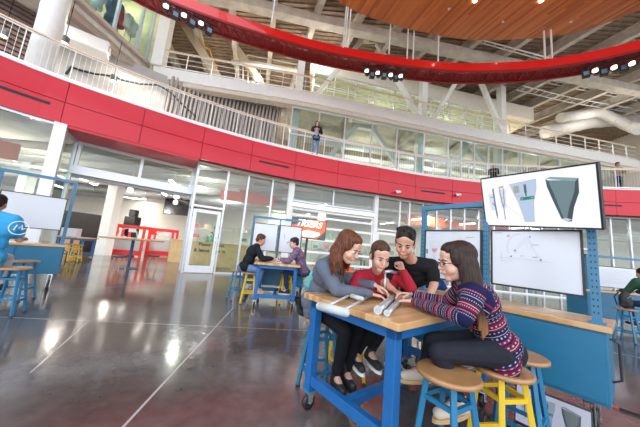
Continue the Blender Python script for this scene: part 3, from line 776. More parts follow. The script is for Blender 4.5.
def whiteboard(label, parent_loc, rz, x0, x1, y, z0, z1, group=None, draw=None):
    c = Matrix.Rotation(rz, 3, 'Z')@Vector(((x0+x1)/2, y, 0))+Vector(parent_loc); r = thing('whiteboard', label, 'whiteboard', (c.x,c.y,z0), rz, group)
    w = (x1-x0)/2; h = z1-z0
    MB().box(-w,-.012,0,w,.012,h).build('board', WBM, r)
    f = MB(); t = .016
    f.box(-w-t,-.018,-t,w+t,.018,0); f.box(-w-t,-.018,h,w+t,.018,h+t); f.box(-w-t,-.018,0,-w,.018,h); f.box(w,-.018,0,w+t,.018,h)
    f.build('frame', BLK, r)
    INK = mat('marker_ink', (.12,.12,.18), .6); RED = mat('marker_red', (.75,.12,.12), .6); GRN = mat('marker_grey', (.45,.46,.52), .6)
    for k, (pts, col, wd) in enumerate(draw or []):
        b = MB()
        for a, q in zip(pts, pts[1:]): b.bar((-w+a[0]*2*w,-.0135,h*(1-a[1])),(-w+q[0]*2*w,-.0135,h*(1-q[1])),wd,.001,(0,1,0))
        b.build('marker_line', {'k':INK,'r':RED,'g':GRN}[col], r)
    return r
def circ(cx, cy, rx, ry, a0=0, a1=360, n=18): return [(cx+rx*math.cos(R(a0+(a1-a0)*i/n)), cy+ry*math.sin(R(a0+(a1-a0)*i/n))) for i in range(n+1)]
def scrib(x0, x1, y, amp=.012, n=14, seed=1):
    rnd = random.Random(seed); return [(x0+(x1-x0)*i/n, y+rnd.uniform(-amp,amp)) for i in range(n+1)]
def curve_to_mesh(o):
    dg = bpy.context.evaluated_depsgraph_get(); dg.update(); me = bpy.data.meshes.new_from_object(o.evaluated_get(dg)); n = bpy.data.objects.new(o.name, me); COL.objects.link(n)
    n.parent = o.parent; n.location = o.location; n.rotation_euler = o.rotation_euler; nm = o.name; bpy.data.objects.remove(o); n.name = nm; return n
# main station
SL = (.52,1.56,0); SR = R(-52)
workbench('near blue-framed workbench with butcher block top that the four students share', SL, SR)
cabinet('near blue rolling cabinet with wooden counter and tall posts, carrying the big screen', SL, SR, -.92, .74, 1.62, 2.17, posts=(-.79,-.085,.69), ftop=1.99, beam=(-.79,.69))
def sta(x, y, z=0, L=SL, rz=SR): return Matrix.Rotation(rz, 3, 'Z')@Vector((x,y,z))+Vector(L)
d1 = [(scrib(.05,.36,.055,.008,12,3),'g',.003),(scrib(.50,.60,.045,.008,6,4),'g',.003),
      ([(.10,.22),(.10,.34),(.27,.34),(.27,.22),(.10,.22)],'g',.003),([(.13,.38),(.24,.38),(.20,.46),(.16,.46),(.13,.38)],'r',.004),([(.13,.40),(.24,.41),(.14,.43),(.22,.44)],'r',.006),
      ([(.16,.46),(.17,.66),(.20,.66),(.20,.46)],'g',.003),([(.06,.14),(.20,.12)],'g',.003),([(.36,.28),(.46,.20)],'g',.003),
      ([(.54,.14),(.54,.20),(.56,.26),(.66,.26),(.70,.20),(.70,.14),(.54,.14)],'g',.003),([(.57,.27),(.66,.28),(.58,.30),(.65,.31)],'r',.005),([(.72,.18),(.80,.13),(.90,.12)],'g',.003),
      (scrib(.76,.92,.115,.01,8,5),'k',.003),(scrib(.05,.30,.74,.01,10,6),'g',.003),(scrib(.08,.32,.80,.01,10,7),'g',.003),([(.03,.40),(.03,.50)],'k',.02)]
d2 = [(scrib(.03,.13,.03,.008,8,8),'k',.003),([(.19,.09),(.23,.06),(.20,.11),(.24,.08)],'r',.003),(circ(.35,.30,.15,.25,150,280),'g',.003),([(.30,.38),(.45,.13)],'g',.002),([(.28,.36),(.43,.10)],'g',.002),
      ([(.45,.10),(.53,.35),(.60,.50)],'g',.003),([(.08,.50),(.45,.51),(.72,.53)],'g',.003),([(.12,.40),(.12,.56),(.25,.56)],'g',.003),(circ(.47,.26,.03,.05),'g',.0012),
      (circ(.245,.47,.005,.010),'k',.007),(circ(.297,.36,.006,.012),'k',.006),(circ(.595,.50,.005,.010),'k',.007),(circ(.48,.10,.005,.01),'k',.006),(scrib(.50,.56,.46,.01,5,9),'k',.003),(scrib(.36,.40,.45,.01,4,10),'k',.003),(scrib(.50,.58,.24,.01,4,11),'k',.003)]
WA, WB_ = .735, .11
whiteboard('whiteboard with red and grey sketches behind the woman in the patterned sweater', SL, SR, -.735, -.125, 1.665, 1.10, 1.655, draw=d1)
whiteboard('whiteboard with a faint arc diagram under the big screen', SL, SR, -.01, .625, 1.665, 1.13, 1.655, draw=d2)
# tv
def tv():
    from_yaw, tilt, roll = R(-67.7), R(17.3), R(-4.8)
    r_ = Vector((math.cos(from_yaw), math.sin(from_yaw), 0)); n_ = Vector((math.sin(from_yaw), -math.cos(from_yaw), 0))
    u_ = Vector((0,0,1))*math.cos(tilt)+n_*math.sin(tilt)
    rr = r_*math.cos(roll)+u_*math.sin(roll); uu = -r_*math.sin(roll)+u_*math.cos(roll)
    r = thing('display_screen', 'large tilted flat screen showing crutch slides above the whiteboard', 'screen', (1.92,2.22,1.93))
    nn = rr.cross(uu)  # towards the viewer
    M4 = Matrix((rr, nn*-1, uu)).transposed()
    r.rotation_euler = M4.to_euler()
    w, h = .445, .26
    MB().box(-w,0.002,-h,w,.045,h).build('casing', BLK, r, bevel=.003)
    MB().box(-.2,.045,-.15,.2,.10,.15).build('mount', BLK, r)
    iw, ih = w-.014, h-.014
    sc = struct_slide(r, iw, ih, -.001)
    return r
def struct_slide(r, iw, ih, y, em=1.0):
    SCR = mat('screen_white', (.05,.05,.05), .25, emit=(.93,.92,.97), es=.74) if em == 1 else mat('screen_dim', (.05,.05,.05), .25, emit=(.62,.66,.88), es=em)
    MB().box(-iw,y,-ih,iw,y+.004,ih).build('display', SCR, r)
    def P(px, py): return (-iw+px*2*iw, ih-py*2*ih)
    def poly(name, pts, col, dy=.0008, e=None):
        m = mat('slide_%s_%d' % (name, em*10), (.02,.02,.02), .3, emit=e or col, es=.72*em)
        q = [P(*p) for p in pts]; n = len(q)
        vs = [(x,y-dy,z) for x,z in q]; MB().add(vs, [tuple(range(n))]).build(name, m, r)
    def line(name, pts, col, wd):
        m = mat('slide_%s_%d' % (name, em*10), (.02,.02,.02), .3, emit=col, es=.72*em); b = MB()
        for a, c in zip(pts, pts[1:]): A_, C_ = P(*a), P(*c); b.bar((A_[0],y-.0014,A_[1]),(C_[0],y-.0014,C_[1]),wd*iw/.43,.0006,(0,1,0))
        b.build(name, m, r)
    poly('halo', [(.06,.33),(.14,.33),(.13,.68),(.08,.68)], (.70,.76,.86))
    poly('halo', [(.18,.25),(.26,.25),(.25,.65),(.20,.65)], (.70,.76,.86))
    poly('blue_panel', [(.31,.17),(.56,.12),(.555,.3),(.52,.55),(.51,.91),(.425,.92),(.38,.55),(.33,.3)], (.48,.60,.80))
    line('panel_outline', [(.31,.17),(.56,.12),(.555,.3),(.52,.55),(.51,.91),(.425,.92),(.38,.55),(.33,.3),(.31,.17)], (.25,.3,.4), .002)
    line('callout', [(.235,.38),(.31,.17)], (.3,.32,.38), .0016); line('callout', [(.235,.55),(.425,.90)], (.3,.32,.38), .0016)
    line('crutch', [(.125,.22),(.13,.52),(.14,.80)], (.16,.20,.34), .015); line('crutch', [(.085,.40),(.13,.40)], (.15,.18,.5), .008); line('crutch', [(.10,.52),(.13,.60)], (.22,.26,.38), .008)
    line('crutch_pad', [(.19,.22),(.245,.20)], (.62,.40,.15), .018)
    line('crutch', [(.198,.24),(.21,.50),(.222,.62),(.225,.82)], (.42,.50,.58), .007); line('crutch', [(.238,.23),(.235,.50),(.226,.62)], (.42,.50,.58), .007); line('crutch_pad', [(.205,.43),(.24,.43)], (.35,.25,.12), .010)
    line('crutch_tip', [(.14,.80),(.141,.86)], (.5,.4,.3), .012); line('crutch_tip', [(.225,.82),(.226,.88)], (.5,.4,.3), .012)
    poly('battery', [(.34,.22),(.40,.205),(.402,.35),(.345,.36)], (.40,.45,.38), .0016)
    line('battery_gap', [(.36,.22),(.362,.35)], (.1,.12,.1), .002); line('battery_gap', [(.38,.22),(.382,.35)], (.1,.12,.1), .002)
    line('sensor', [(.455,.20),(.457,.36)], (.08,.14,.14), .020); line('sensor', [(.457,.36),(.458,.42)], (.15,.3,.25), .012)
    line('circuit_board', [(.40,.475),(.53,.455)], (.02,.25,.18), .030)
    line('circuit_pad', [(.41,.475),(.425,.472)], (.5,.6,.55), .012); line('circuit_pad', [(.50,.46),(.52,.458)], (.5,.6,.55), .012)
    line('red_wire', [(.355,.36),(.357,.41),(.42,.41),(.42,.45)], (.75,.15,.12), .003); line('red_wire', [(.46,.42),(.462,.44)], (.75,.15,.12), .003)
    poly('solid_face', [(.655,.17),(.87,.22),(.848,.42),(.805,.66),(.775,.90),(.752,.88),(.695,.45)], (.16,.24,.27))
    poly('solid_top', [(.64,.14),(.68,.115),(.885,.185),(.86,.235)], (.24,.38,.42), .0016)
    poly('solid_side', [(.86,.235),(.885,.185),(.88,.42),(.835,.66),(.81,.90),(.77,.905),(.80,.66),(.845,.42)], (.045,.075,.09), .0016)
    poly('solid_left', [(.64,.14),(.66,.18),(.70,.45),(.755,.88),(.735,.86),(.68,.52),(.645,.28)], (.05,.09,.11), .0016)
    poly('solid_foot', [(.735,.86),(.77,.84),(.815,.87),(.77,.905)], (.55,.62,.66), .0020)
tv()
# laptop on the floor beneath the cabinet showing the same slide
def laptop():
    p = on_z(540, 405, .04); r = thing('laptop', 'open laptop with the slide on its screen, low beside the blue stool under the cabinet', 'laptop', (0,0,0), R(-52))
    q = sta(.42, 1.50); r.location = (q.x, q.y, 0)
    MB().box(-.23,-.28,0,.23,.0,.02).build('keyboard_base', BLK, r, bevel=.004)
    k = MB()
    for i in range(12):
        for j_ in range(4): k.box(-.20+i*.034,-.20+j_*.04,.02,-.172+i*.034,-.17+j_*.04,.023)
    k.build('keys', mat('backlit_keys', (.1,.08,.08), .4, emit=(.9,.25,.1), es=.25), r)
    lid = bpy.data.objects.new('lid', None); COL.objects.link(lid); lid.parent = r; lid.location = (0,.01,.165); lid.rotation_euler = (R(-14),0,0)
    MB().box(-.23,0,-.15,.23,.01,.15).build('lid_shell', BLK, lid)
    struct_slide(lid, .22, .135, -.001, .4)
    return r
laptop()
# stools around
st = [(STB,(.85,1.60),30,'blue-legged round stool with wooden seat, nearest the camera'),
      (STY,(1.27,1.74),10,'yellow-legged round stool under the woman in the patterned sweater'),
      (STB,(1.62,2.02),40,'blue-legged round stool between the yellow stool and the cabinet')]
for c, (x, y), a, l in st: stool(c, l, (x,y,0), R(a))
stool(STB, 'blue-legged stool under the woman in the grey sweatshirt', (.12,2.50,0), R(20))
p = sta(-1.12,.80); stool(STY, 'yellow-legged stool under the woman in the red sweater', (.40,2.78,0), R(30))
# coiled black cable handle on cabinet side and red-black strap on the floor
a = on_z(611,407,.0); b = on_z(640,417,0); m_ = a.lerp(b,.30)
tag(MB().tube([(a.x,a.y,.012),(m_.x,m_.y,.012)], .008, 6).build('cable', mat('orange_cable', (.7,.12,.03), .5)), 'orange end of a cable on the floor beside the near cabinet', 'cable')
tag(MB().tube([(m_.x,m_.y,.012),(b.x,b.y,.012),(b.x*1.15,b.y*1.1,.012)], .012, 6).build('cable', RUB), 'thick black cable on the floor right of the near cabinet', 'cable')
# background station (px 220-300)
BL = (-.35,5.45,0); BR = R(7)
workbench('blue-framed workbench in the middle distance where two seated students face each other', BL, BR, L=1.05)
cabinet('blue rolling cabinet with posts behind the two students in the middle distance', BL, BR, -1.30, .22, 1.08, 1.5, posts=(-1.21,-.53,.05), ftop=2.02, beam=(-1.21,.05), zb=.3)
whiteboard('whiteboard on the left of the middle-distance frame beside the student in black', BL, BR, -1.17, -.58, 1.12, 1.15, 1.82, draw=[([(.3,.2),(.5,.35),(.7,.5),(.6,.7)],'g',.006),([(.35,.5),(.55,.62),(.5,.8)],'g',.006)])
whiteboard('whiteboard on the right of the middle-distance frame beside the orange screen', BL, BR, -.50, .04, 1.12, 1.15, 1.82, draw=[([(.2,.3),(.25,.5)],'k',.008),([(.4,.4),(.45,.6),(.3,.8)],'g',.006)])
def atg(px, py): p = on_z(px, py, 0); return (p.x, p.y)
for c, px, py, a, l in [(STY,247,303,15,'yellow-legged stool under the student in the black jacket'),(STB,235,299,40,'blue-legged stool left of the student in the black jacket'),(STY,284,303,20,'yellow-legged stool under the student in the plaid jacket and cap')]:
    x, y = atg(px, py); stool(c, l, (x,y,0), R(a))
x, y = atg(301,303); 
# small things on the bench: model crutch head
# left station
LL = Vector((-5.15,5.22,0)); LR = R(44)
def lst(x, y, z=0): return Matrix.Rotation(LR,3,'Z')@Vector((x,y,z))+LL
cabinet('blue rolling cabinet with wooden counter and posts at the left edge', LL, LR, -1.9, 0, 0, .5, posts=(-1.05,-.05), ftop=2.27, beam=(-1.9,-.05), zb=.34)
q = lst(-.02,0)
whiteboard('blank whiteboard hanging in the left blue frame beside the person in blue', LL, LR, -.98, -.13, .03, 1.22, 1.85)
stool(STB, 'blue-legged stool under the person in the sky blue T-shirt', (-4.30,3.72,0), R(25)); stool(STB, 'blue-legged stool between the person in blue and the left cabinet', (-5.0,4.45,0), R(10))
# right station
RL = Vector((6.9,6.35,0)); 
cabinet('blue rolling cabinet with counter and posts at the right edge', RL, R(2), -.1, 2.4, 0, .5, posts=(.05,2.2), ftop=1.80, beam=(.05,2.2), zb=.25)
whiteboard('whiteboard covered in faint grey notes at the right edge', RL, R(2), .22, 1.9, .0, 1.02, 1.52, draw=[(scrib(.05+.0*i,.5+.08*(i%3),.15+.09*i,.02,22,20+i),'g',.009) for i in range(8)])
stool(STB, 'blue-legged stool with a black bag on it at the right', (6.55,5.35,0), R(20)); stool(STB, 'blue-legged stool under the person in dark green at the right edge', (7.25,5.35,0), R(50))
# orange screen (px 290-326)
def tigers():
    P0_ = at(292,215,6.9); r = thing('display_screen', 'dark-framed screen with orange welcome slide behind the student in the cap', 'screen', (0,0,0), R(6))
    c = at(308.5,228.5,6.6); r.location = c; w, h = .47, .265
    r.rotation_euler = (0, R(2), R(3))
    MB().box(-w,0,-h,w,.05,h).build('casing', BLK, r)
    MB().box(-.03,.05,-c.z+.0,.03,.10,.0).build('stand_pole', BLK, r)
    MB().box(-.3,-.1,-c.z,.3,.25,-c.z+.03).build('stand_base', BLK, r)
    OR = mat('slide_orange', (.05,.02,.02), .4, emit=(.90,.17,.03), es=.8); GY = mat('slide_charcoal', (.03,.03,.03), .4, emit=(.07,.07,.07), es=.8); WH = mat('slide_white', (.9,.88,.85), .4, emit=(.95,.9,.85), es=.9)
    iw, ih = w-.02, h-.02
    MB().box(-iw,-.004,-ih,iw,0,ih).build('display', OR, r)
    def poly(name, pts, m, y): q = [(-iw+a*2*iw, ih-b*2*ih) for a, b in pts]; MB().add([(x,y,z) for x,z in q], [tuple(range(len(q)))]).build(name, m, r)
    poly('charcoal_band', [(0,0),(.52,0),(.38,.14),(.15,.32),(0,.42)], GY, -.005)
    poly('charcoal_band', [(.78,1),(1,.55),(1,1)], GY, -.005)
    poly('tiger_stripe', [(0,1),(.15,.80),(.4,.62),(.55,.55),(.42,.75),(.25,1)], mat('slide_pale', (.9,.6,.45), .4, emit=(.95,.50,.32), es=.7), -.005)
    poly('paw_shape', [(.25,.85),(.35,.68),(.6,.60),(.85,.66),(.86,.8),(.7,.95),(.4,.98)], mat('slide_sand', (.75,.68,.6), .4, emit=(.62,.50,.38), es=.7), -.006)
    for txt, x, z, s, m in (('WELCOME', -.10*iw, .60*ih, .105, OR if False else WH), ('TIGERS', -.02*iw, .18*ih, .215, WH)):
        cu = bpy.data.curves.new('lettering', 'FONT'); cu.body = txt; cu.size = s; cu.align_x = 'CENTER'; cu.shear = .3; cu.extrude = .001; cu.offset = .004
        o = bpy.data.objects.new('lettering', cu); COL.objects.link(o); o.parent = r; o.location = (x,-.008,z); o.rotation_euler = (R(90),0,0); cu.materials.append(m); curve_to_mesh(o)
    return r
tigers()
# bar table with dark stools at px 137
def bar_table():
    r = thing('bar_table', 'high round-ended wooden bar table on a dark blue post in front of the opening', 'table', (-6.75,9.3,0), R(8))
    MB().lathe([(.02,-.02),(.97,-.02),(1.0,0),(1.0,.02),(.02,.02)], (0,0,1.05), 36).build('tabletop', BUTCHY, r)
    MB().lathe([(.05,0),(.05,1.0)], (0,0,.03), 16).build('post', mat('navy_metal', (.03,.09,.18), .4), r)
    MB().lathe([(.32,0),(.32,.02),(.06,.035)], (0,0,0), 24).build('base', mat('navy_metal', (.03,.09,.18), .4), r)
bar_table()
def barstool(loc, rz, label):
    r = thing('wood_leg_stool', label, 'stool', loc, rz)
    MB().lathe([(.02,-.03),(.2,-.02),(.22,.02),(.2,.03),(.02,.015)], (0,0,.46), 20).build('seat', mat('navy_metal', (.03,.09,.18), .4), r, smooth=True)
    for i in range(4):
        a = R(45+90*i); MB().tube([(math.cos(a)*.22,math.sin(a)*.22,0),(math.cos(a)*.12,math.sin(a)*.12,.44)], [.014,.02], 8).build('leg', mat('oak_leg', (.6,.36,.16), .5), r)
barstool((-6.55,8.55,0), 0, 'dark stool with wooden legs in front of the bar table')
barstool((-6.35,10.0,0), .5, 'dark stool with wooden legs behind the bar table')
# teal plastic chair (px 315)
def teal_chair():
    p = on_z(316,290,0); r = thing('plastic_chair', 'teal plastic shell chair behind the woman in grey', 'chair', (.0,5.6,0), R(200))
    T = mat('teal_plastic', (.10,.42,.42), .4)
    s = MB(); n = 10
    vs = []; 
    for i in range(n+1):
        t = i/n
        for j_ in range(9):
            u = (j_-4)/4; w_ = .22+.02*math.sin(t*3)
            if t < .5: y = -.22+t*2*.42; z = .46+.03*u*u*(1-t)
            else: y = .20+.06*(t-.5)*2; z = .46+(t-.5)*2*.38
            x = u*w_*(1-.25*max(0,t-.7)/.3); vs.append((x, y-.05*u*u*(t > .5), z))
    fs = [(i*9+j_, i*9+j_+1, (i+1)*9+j_+1, (i+1)*9+j_) for i in range(n) for j_ in range(8)]
    o = MB().add(vs, fs).build('shell', T, r, smooth=True); m = o.modifiers.new('t', 'SOLIDIFY'); m.thickness = .012
    for sx in (-1,1):
        for sy in (-1,1): MB().tube([(sx*.16,sy*.15,.45),(sx*.21,sy*.2,0)], .011, 8).build('leg', CHR, r)
teal_chair()
# ------------------------------------------------------------------ people
V = Vector
def skin_mat(name, c): return mat(name, c, .5, noise_amt=.05, nscale=20)
SK1 = skin_mat('skin_fair', (.70,.40,.29)); SK2 = skin_mat('skin_warm', (.60,.32,.21)); SK3 = skin_mat('skin_tan', (.55,.30,.19))
EYEW = mat('eye_white', (.85,.82,.8), .25); EYED = mat('eye_dark', (.05,.03,.02), .2)
LIP = mat('lip', (.62,.20,.18), .45); TEETH = mat('teeth', (.9,.87,.82), .3)
def hair_mat(name, c1, c2, sc=1):
    m = bpy.data.materials.new(name); m.use_nodes = True; nt = m.node_tree; b = nt.nodes['Principled BSDF']
    tc = nt.nodes.new('ShaderNodeTexCoord'); n = nt.nodes.new('ShaderNodeTexNoise'); n.inputs['Scale'].default_value = 1; mp = nt.nodes.new('ShaderNodeMapping'); mp.inputs['Scale'].default_value = (120*sc,120*sc,10*sc)
    nt.links.new(tc.outputs['Object'], mp.inputs[0]); nt.links.new(mp.outputs[0], n.inputs['Vector'])
    nt.links.new(ramp(nt, [(.35,c1),(.7,c2)], n.outputs['Fac']), b.inputs['Base Color']); b.inputs['Roughness'].default_value = .5; b.inputs['Specular IOR Level'].default_value = .22
    bp = nt.nodes.new('ShaderNodeBump'); bp.inputs['Strength'].default_value = .5; bp.inputs['Distance'].default_value = .004; nt.links.new(n.outputs['Fac'], bp.inputs['Height']); nt.links.new(bp.outputs['Normal'], b.inputs['Normal'])
    MATS[name] = m; return m
def remesh(mb, name, m, parent, origin, vox, smooth=4, post=None):
    me = bpy.data.meshes.new('tmp'); me.from_pydata([v-origin for v in mb.v], [], mb.f)
    bm = bmesh.new(); bm.from_mesh(me); bmesh.ops.recalc_face_normals(bm, faces=bm.faces); bm.to_mesh(me); bm.free()
    t = bpy.data.objects.new('tmp', me); COL.objects.link(t)
    r = t.modifiers.new('r', 'REMESH'); r.mode = 'VOXEL'; r.voxel_size = vox; r.use_smooth_shade = True
    if smooth: s = t.modifiers.new('s', 'SMOOTH'); s.iterations = smooth; s.factor = .5
    dg = bpy.context.evaluated_depsgraph_get(); dg.update()
    out = bpy.data.meshes.new_from_object(t.evaluated_get(dg)); out.name = name
    bpy.data.objects.remove(t); bpy.data.meshes.remove(me)
    out.materials.clear(); out.materials.append(m); out.polygons.foreach_set('use_smooth', [True]*len(out.polygons))
    o = bpy.data.objects.new(name, out); COL.objects.link(o)
    if parent: o.parent = parent
    else: o.location = origin
    return o
def capsule(mb, pts, rs, n=12):
    for (a, b, ra, rb) in zip(pts, pts[1:], rs, rs[1:]):
        if (a-b).length > 1e-4: mb.tube([a, b], [ra, rb], n)
    for p, r in zip(pts, rs): mb.sph(p, r, n)
def frame_rot(f, up):
    f = f.normalized(); r = f.cross(up).normalized(); u = r.cross(f); return Matrix((r, f, u)).transposed()   # columns: right, forward, up
def torso_blobs(mb, J, k, fem):
    pel, che, sl, sr, nk = J['pelvis'], J['chest'], J['shl'], J['shr'], J['neck']
    ax = (sl-sr).normalized(); up = (nk-pel).normalized(); M = Matrix((ax, up.cross(ax).normalized(), up)).transposed()
    w = (sl-sr).length
    mid = pel.lerp(che, .5)
    mb.sph(pel, (.165*k[0], .125*k[0], .13), 16, M)
    mb.sph(mid, ((.128 if fem else .145)*k[0], .105*k[0], .16), 16, M)
    mb.sph(che, (w*.44*k[0]+.01, .115*k[0], .165), 16, M)
    mb.sph(che.lerp(nk,.55), (w*.36, .09*k[0], .09), 16, M)
    capsule(mb, [sl, sl.lerp(sr,.5)+up*.03, sr], [.06*k[0], .068*k[0], .06*k[0]])
    if fem:
        f = M@V((0,1,0)); f = f if f.dot(J['fwd']) > 0 else -f
        for s in (-1, 1): mb.sph(che+f*.075+ax*s*.065-up*.03, .062*k[0], 12)
def hand(mb, wrist, d, palm_n, curl=35, s=1.0, side=1, spread=1.0, pinch=0):
    "palm + four fingers + thumb; side = +1 puts the thumb along d x palm_n"
    d = d.normalized(); n = (palm_n - d*palm_n.dot(d)).normalized(); a = d.cross(n)*side
    pc = wrist+d*.045*s
    for u in (-.026, -.009, .009, .026): capsule(mb, [wrist+d*.012*s+a*u*.6*s, wrist+d*.085*s+a*u*s], [.015*s, .0125*s], 8)
    for i, u in enumerate((.030, .010, -.010, -.029)):
        L = (.040,.045,.042,.033)[i]*s; dd = (d+a*u*2.2*spread).normalized(); p = wrist+d*.086*s+a*u*s*1.05; pts = [p]; th = 0
        for q, f in enumerate((1,.7,.55)):
            th += R(curl*(.5,1,.8)[q]+i*3+(pinch if i == 0 else 0)); p = p+(dd*math.cos(th)+n*math.sin(th))*L*f; pts.append(p)
        capsule(mb, pts, [.0092*s,.0085*s,.0078*s,.0068*s], 8)
    p0 = wrist+d*.028*s+a*.022*s; p1 = p0+(d*.6+a*.75+n*.25).normalized()*.038*s; p2 = p1+(d*.9+a*.15+n*.5).normalized()*.032*s; p3 = p2+(d*.9-a*.15+n*.6).normalized()*.025*s
    capsule(mb, [p0,p1,p2,p3], [.0125*s,.0108*s,.0098*s,.008*s], 8)
def nearest_band(p, chains):
    best = None
    for off, pts in chains:
        acc = off
        for a, b in zip(pts, pts[1:]):
            e = b-a; t = max(0, min(1, (p-a).dot(e)/e.length_squared)); q = a+e*t; dd = (p-q).length
            if best is None or dd-.0 < best[0]:
                o = e.orthogonal().normalized(); w_ = e.normalized().cross(o); v = p-q
                best = (dd, acc+e.length*t, math.atan2(v.dot(w_), v.dot(o)))
            acc += e.length
    return best
def person(label, J, head_f, head_up, skin, top, trousers, shoe, hairf, fem=True, vox=.007, bulk=1.0, sleeves='long', hands=None, group=None, hs=1.0, detail=True, pattern=False, hem=.0, shoes_dir=None, neck_h=.0):
    base = V((J['pelvis'].x, J['pelvis'].y, min(J['anl'].z, J['anr'].z, J['pelvis'].z)-.08))
    J['fwd'] = head_f.copy()
    H = J['head']; Hm = frame_rot(head_f, head_up)
    def h(x, y, z): return H+Hm@V((x,y,z))*hs
    mb = MB()
    def E_(c, r, n=16): mb.sph(h(*c), tuple(q*hs for q in r), n, Hm)
    E_((0,-.012,.035),(.074,.094,.088),20); E_((0,.03,-.025),(.060,.062,.085),18); E_((0,.058,-.092),(.028,.026,.024)); E_((0,.03,-.075),(.048,.048,.035))
    for s in (-1,1): E_((s*.034,.056,-.040),(.030,.030,.032)); E_((s*.076,-.008,-.018),(.010,.018,.030),10)
    E_((0,.080,.016),(.048,.014,.013)); E_((0,.078,.045),(.045,.012,.035))
    capsule(mb, [h(0,.088,.004), h(0,.106,-.028)], [.009*hs,.012*hs], 10); E_((0,.104,-.032),(.017,.011,.009),10)
    E_((0,.088,-.060),(.026,.012,.013),10)
    nk = J['neck']; capsule(mb, [h(0,-.025,-.04), nk+(h(0,-.02,-.1)-nk)*.3, nk-(nk-J['chest']).normalized()*-.0], [.052,.050,.062])
    torso_blobs(mb, J, (.90,), fem)
    for s in 'lr':
        capsule(mb, [J['sh'+s], J['el'+s], J['wr'+s]], [.044,.037 if fem else .042,.026 if fem else .029])
        capsule(mb, [J['pelvis'].lerp(J['hip'+s],.9), J['kn'+s], J['an'+s]], [.075,.052,.036])
        fd = (shoes_dir[s] if shoes_dir else V((0,-1,0))).normalized(); capsule(mb, [J['an'+s], J['an'+s]+fd*.10+V((0,0,-.035))], [.034,.028])
    for s, a in (hands or {}).items(): hand(mb, J['wr'+s], *a)
    body = remesh(mb, 'person', skin, None, base, vox, 3); tag(body, label, 'person', group)
    if detail:
        for s in (-1,1):
            e = MB(); e.sph(h(s*.031,.0770,-.004)-base, (.0125*hs,.0135*hs,.0095*hs), 12, Hm); e.build('eye', EYEW, body, smooth=True)
            e = MB(); e.sph(h(s*.031,.0865,-.006)-base, .0068*hs, 8); e.build('iris', EYED, body)
            e = MB(); e.tube([h(s*.014,.094,.016)-base, h(s*.032,.094,.021)-base, h(s*.050,.080,.015)-base], [.0035*hs,.0042*hs,.002*hs], 6); e.build('eyebrow', hairf[1], body)
            e = MB(); e.tube([h(s*.018,.091,.001)-base, h(s*.031,.0955,.004)-base, h(s*.045,.084,.000)-base], .0022*hs, 6); e.build('eyelid', EYED, body)
        e = MB(); e.tube([h(-.025,.090,-.058)-base, h(-.010,.100,-.060)-base, h(0,.1015,-.0605)-base, h(.010,.100,-.060)-base, h(.025,.090,-.058)-base], [.002*hs,.0048*hs,.0055*hs,.0048*hs,.002*hs], 8); e.build('lips', LIP, body, smooth=True)
        if fem and 'profile' not in label:
            e = MB(); e.tube([h(-.015,.0965,-.0625)-base, h(0,.1015,-.0640)-base, h(.015,.0965,-.0625)-base], .0030*hs, 6); e.build('teeth', TEETH, body, smooth=True)
    # hair
    if hairf: hairf[0](h, Hm, hs, hairf[1], body, base)
    # clothes
    if top:
        c = MB(); torso_blobs(c, J, (1.10*bulk,), fem)
        up = (J['neck']-J['pelvis']).normalized()
        capsule(c, [J['neck']-up*.045, J['neck']-up*(.012-neck_h)], [.080,.070])
        chains = [(0, [J['pelvis']-up*.1, J['neck']+up*.05])]
        for s in 'lr':
            if sleeves == 'long':
                wc = J['wr'+s].lerp(J['el'+s], .06); mid = J['el'+s].lerp(wc, .5)
                capsule(c, [J['sh'+s], J['sh'+s].lerp(J['el'+s],.55), J['el'+s], mid, wc], [.068*bulk,.060*bulk,.054*bulk,.047*bulk,.036*bulk])
                chains.append((.45, [J['sh'+s], J['el'+s], J['wr'+s]]))
            else:
                q = J['sh'+s].lerp(J['el'+s], .62); capsule(c, [J['sh'+s], q], [.068*bulk,.060*bulk])
        if hem:
            for s in 'lr': capsule(c, [J['pelvis'], J['pelvis'].lerp(J['hip'+s],.9)-up*hem], [.13*bulk,.10*bulk])
        o = remesh(c, top[0], top[1], body, base, vox*1.25, 5)
        if pattern:
            at_ = o.data.attributes.new('band', 'FLOAT_VECTOR', 'POINT')
            ch = [(of, [p-base for p in pts]) for of, pts in chains]
            vals = []
            for v in o.data.vertices:
                nb = nearest_band(v.co, ch); vals += [nb[1], nb[2], 0]
            at_.data.foreach_set('vector', vals)
    if trousers:
        c = MB(); c.sph(J['pelvis']-V((0,0,.02)), (.17*bulk,.14*bulk,.12), 16)
        for s in 'lr':
            a = J['pelvis'].lerp(J['hip'+s], .9); k_ = J['kn'+s]; n_ = J['an'+s]
            capsule(c, [a, a.lerp(k_,.5), k_, k_.lerp(n_,.45), n_.lerp(k_,.10)], [.094,.074,.060,.053,.042])
        remesh(c, trousers[0], trousers[1], body, base, vox*1.3, 4)
    if shoe:
        for s in 'lr':
            fd = (shoes_dir[s] if shoes_dir else V((0,-1,0))).normalized(); a = J['an'+s]; d0 = V((0,0,-1))
            c = MB(); p = a+d0*.045
            capsule(c, [a+(V((0,0,.07)) if shoe is BOOT else V((0,0,0))), a+d0*.0, p-fd*.02], [.050 if shoe is BOOT else .042,.044,.042]); capsule(c, [p-fd*.035, p+fd*.07, p+fd*.15], [.038,.040,.034])
            o = remesh(c, 'shoe', shoe[0], body, base, .008, 3)
            sb = MB(); q = p+d0*.034-base; rt = fd.cross(V((0,0,1))).normalized()
            pl = []
            for i in range(16):
                an = 2*math.pi*i/16; pl.append(q+fd*(.058+.132*math.cos(an))+rt*.047*math.sin(an))
            sb.add([v+V((0,0,-.012)) for v in pl]+[v+V((0,0,.012)) for v in pl], [tuple(range(15,-1,-1)), tuple(range(16,32))]+[(i,(i+1)%16,16+(i+1)%16,16+i) for i in range(16)])
            sb.build('sole', shoe[1], o)
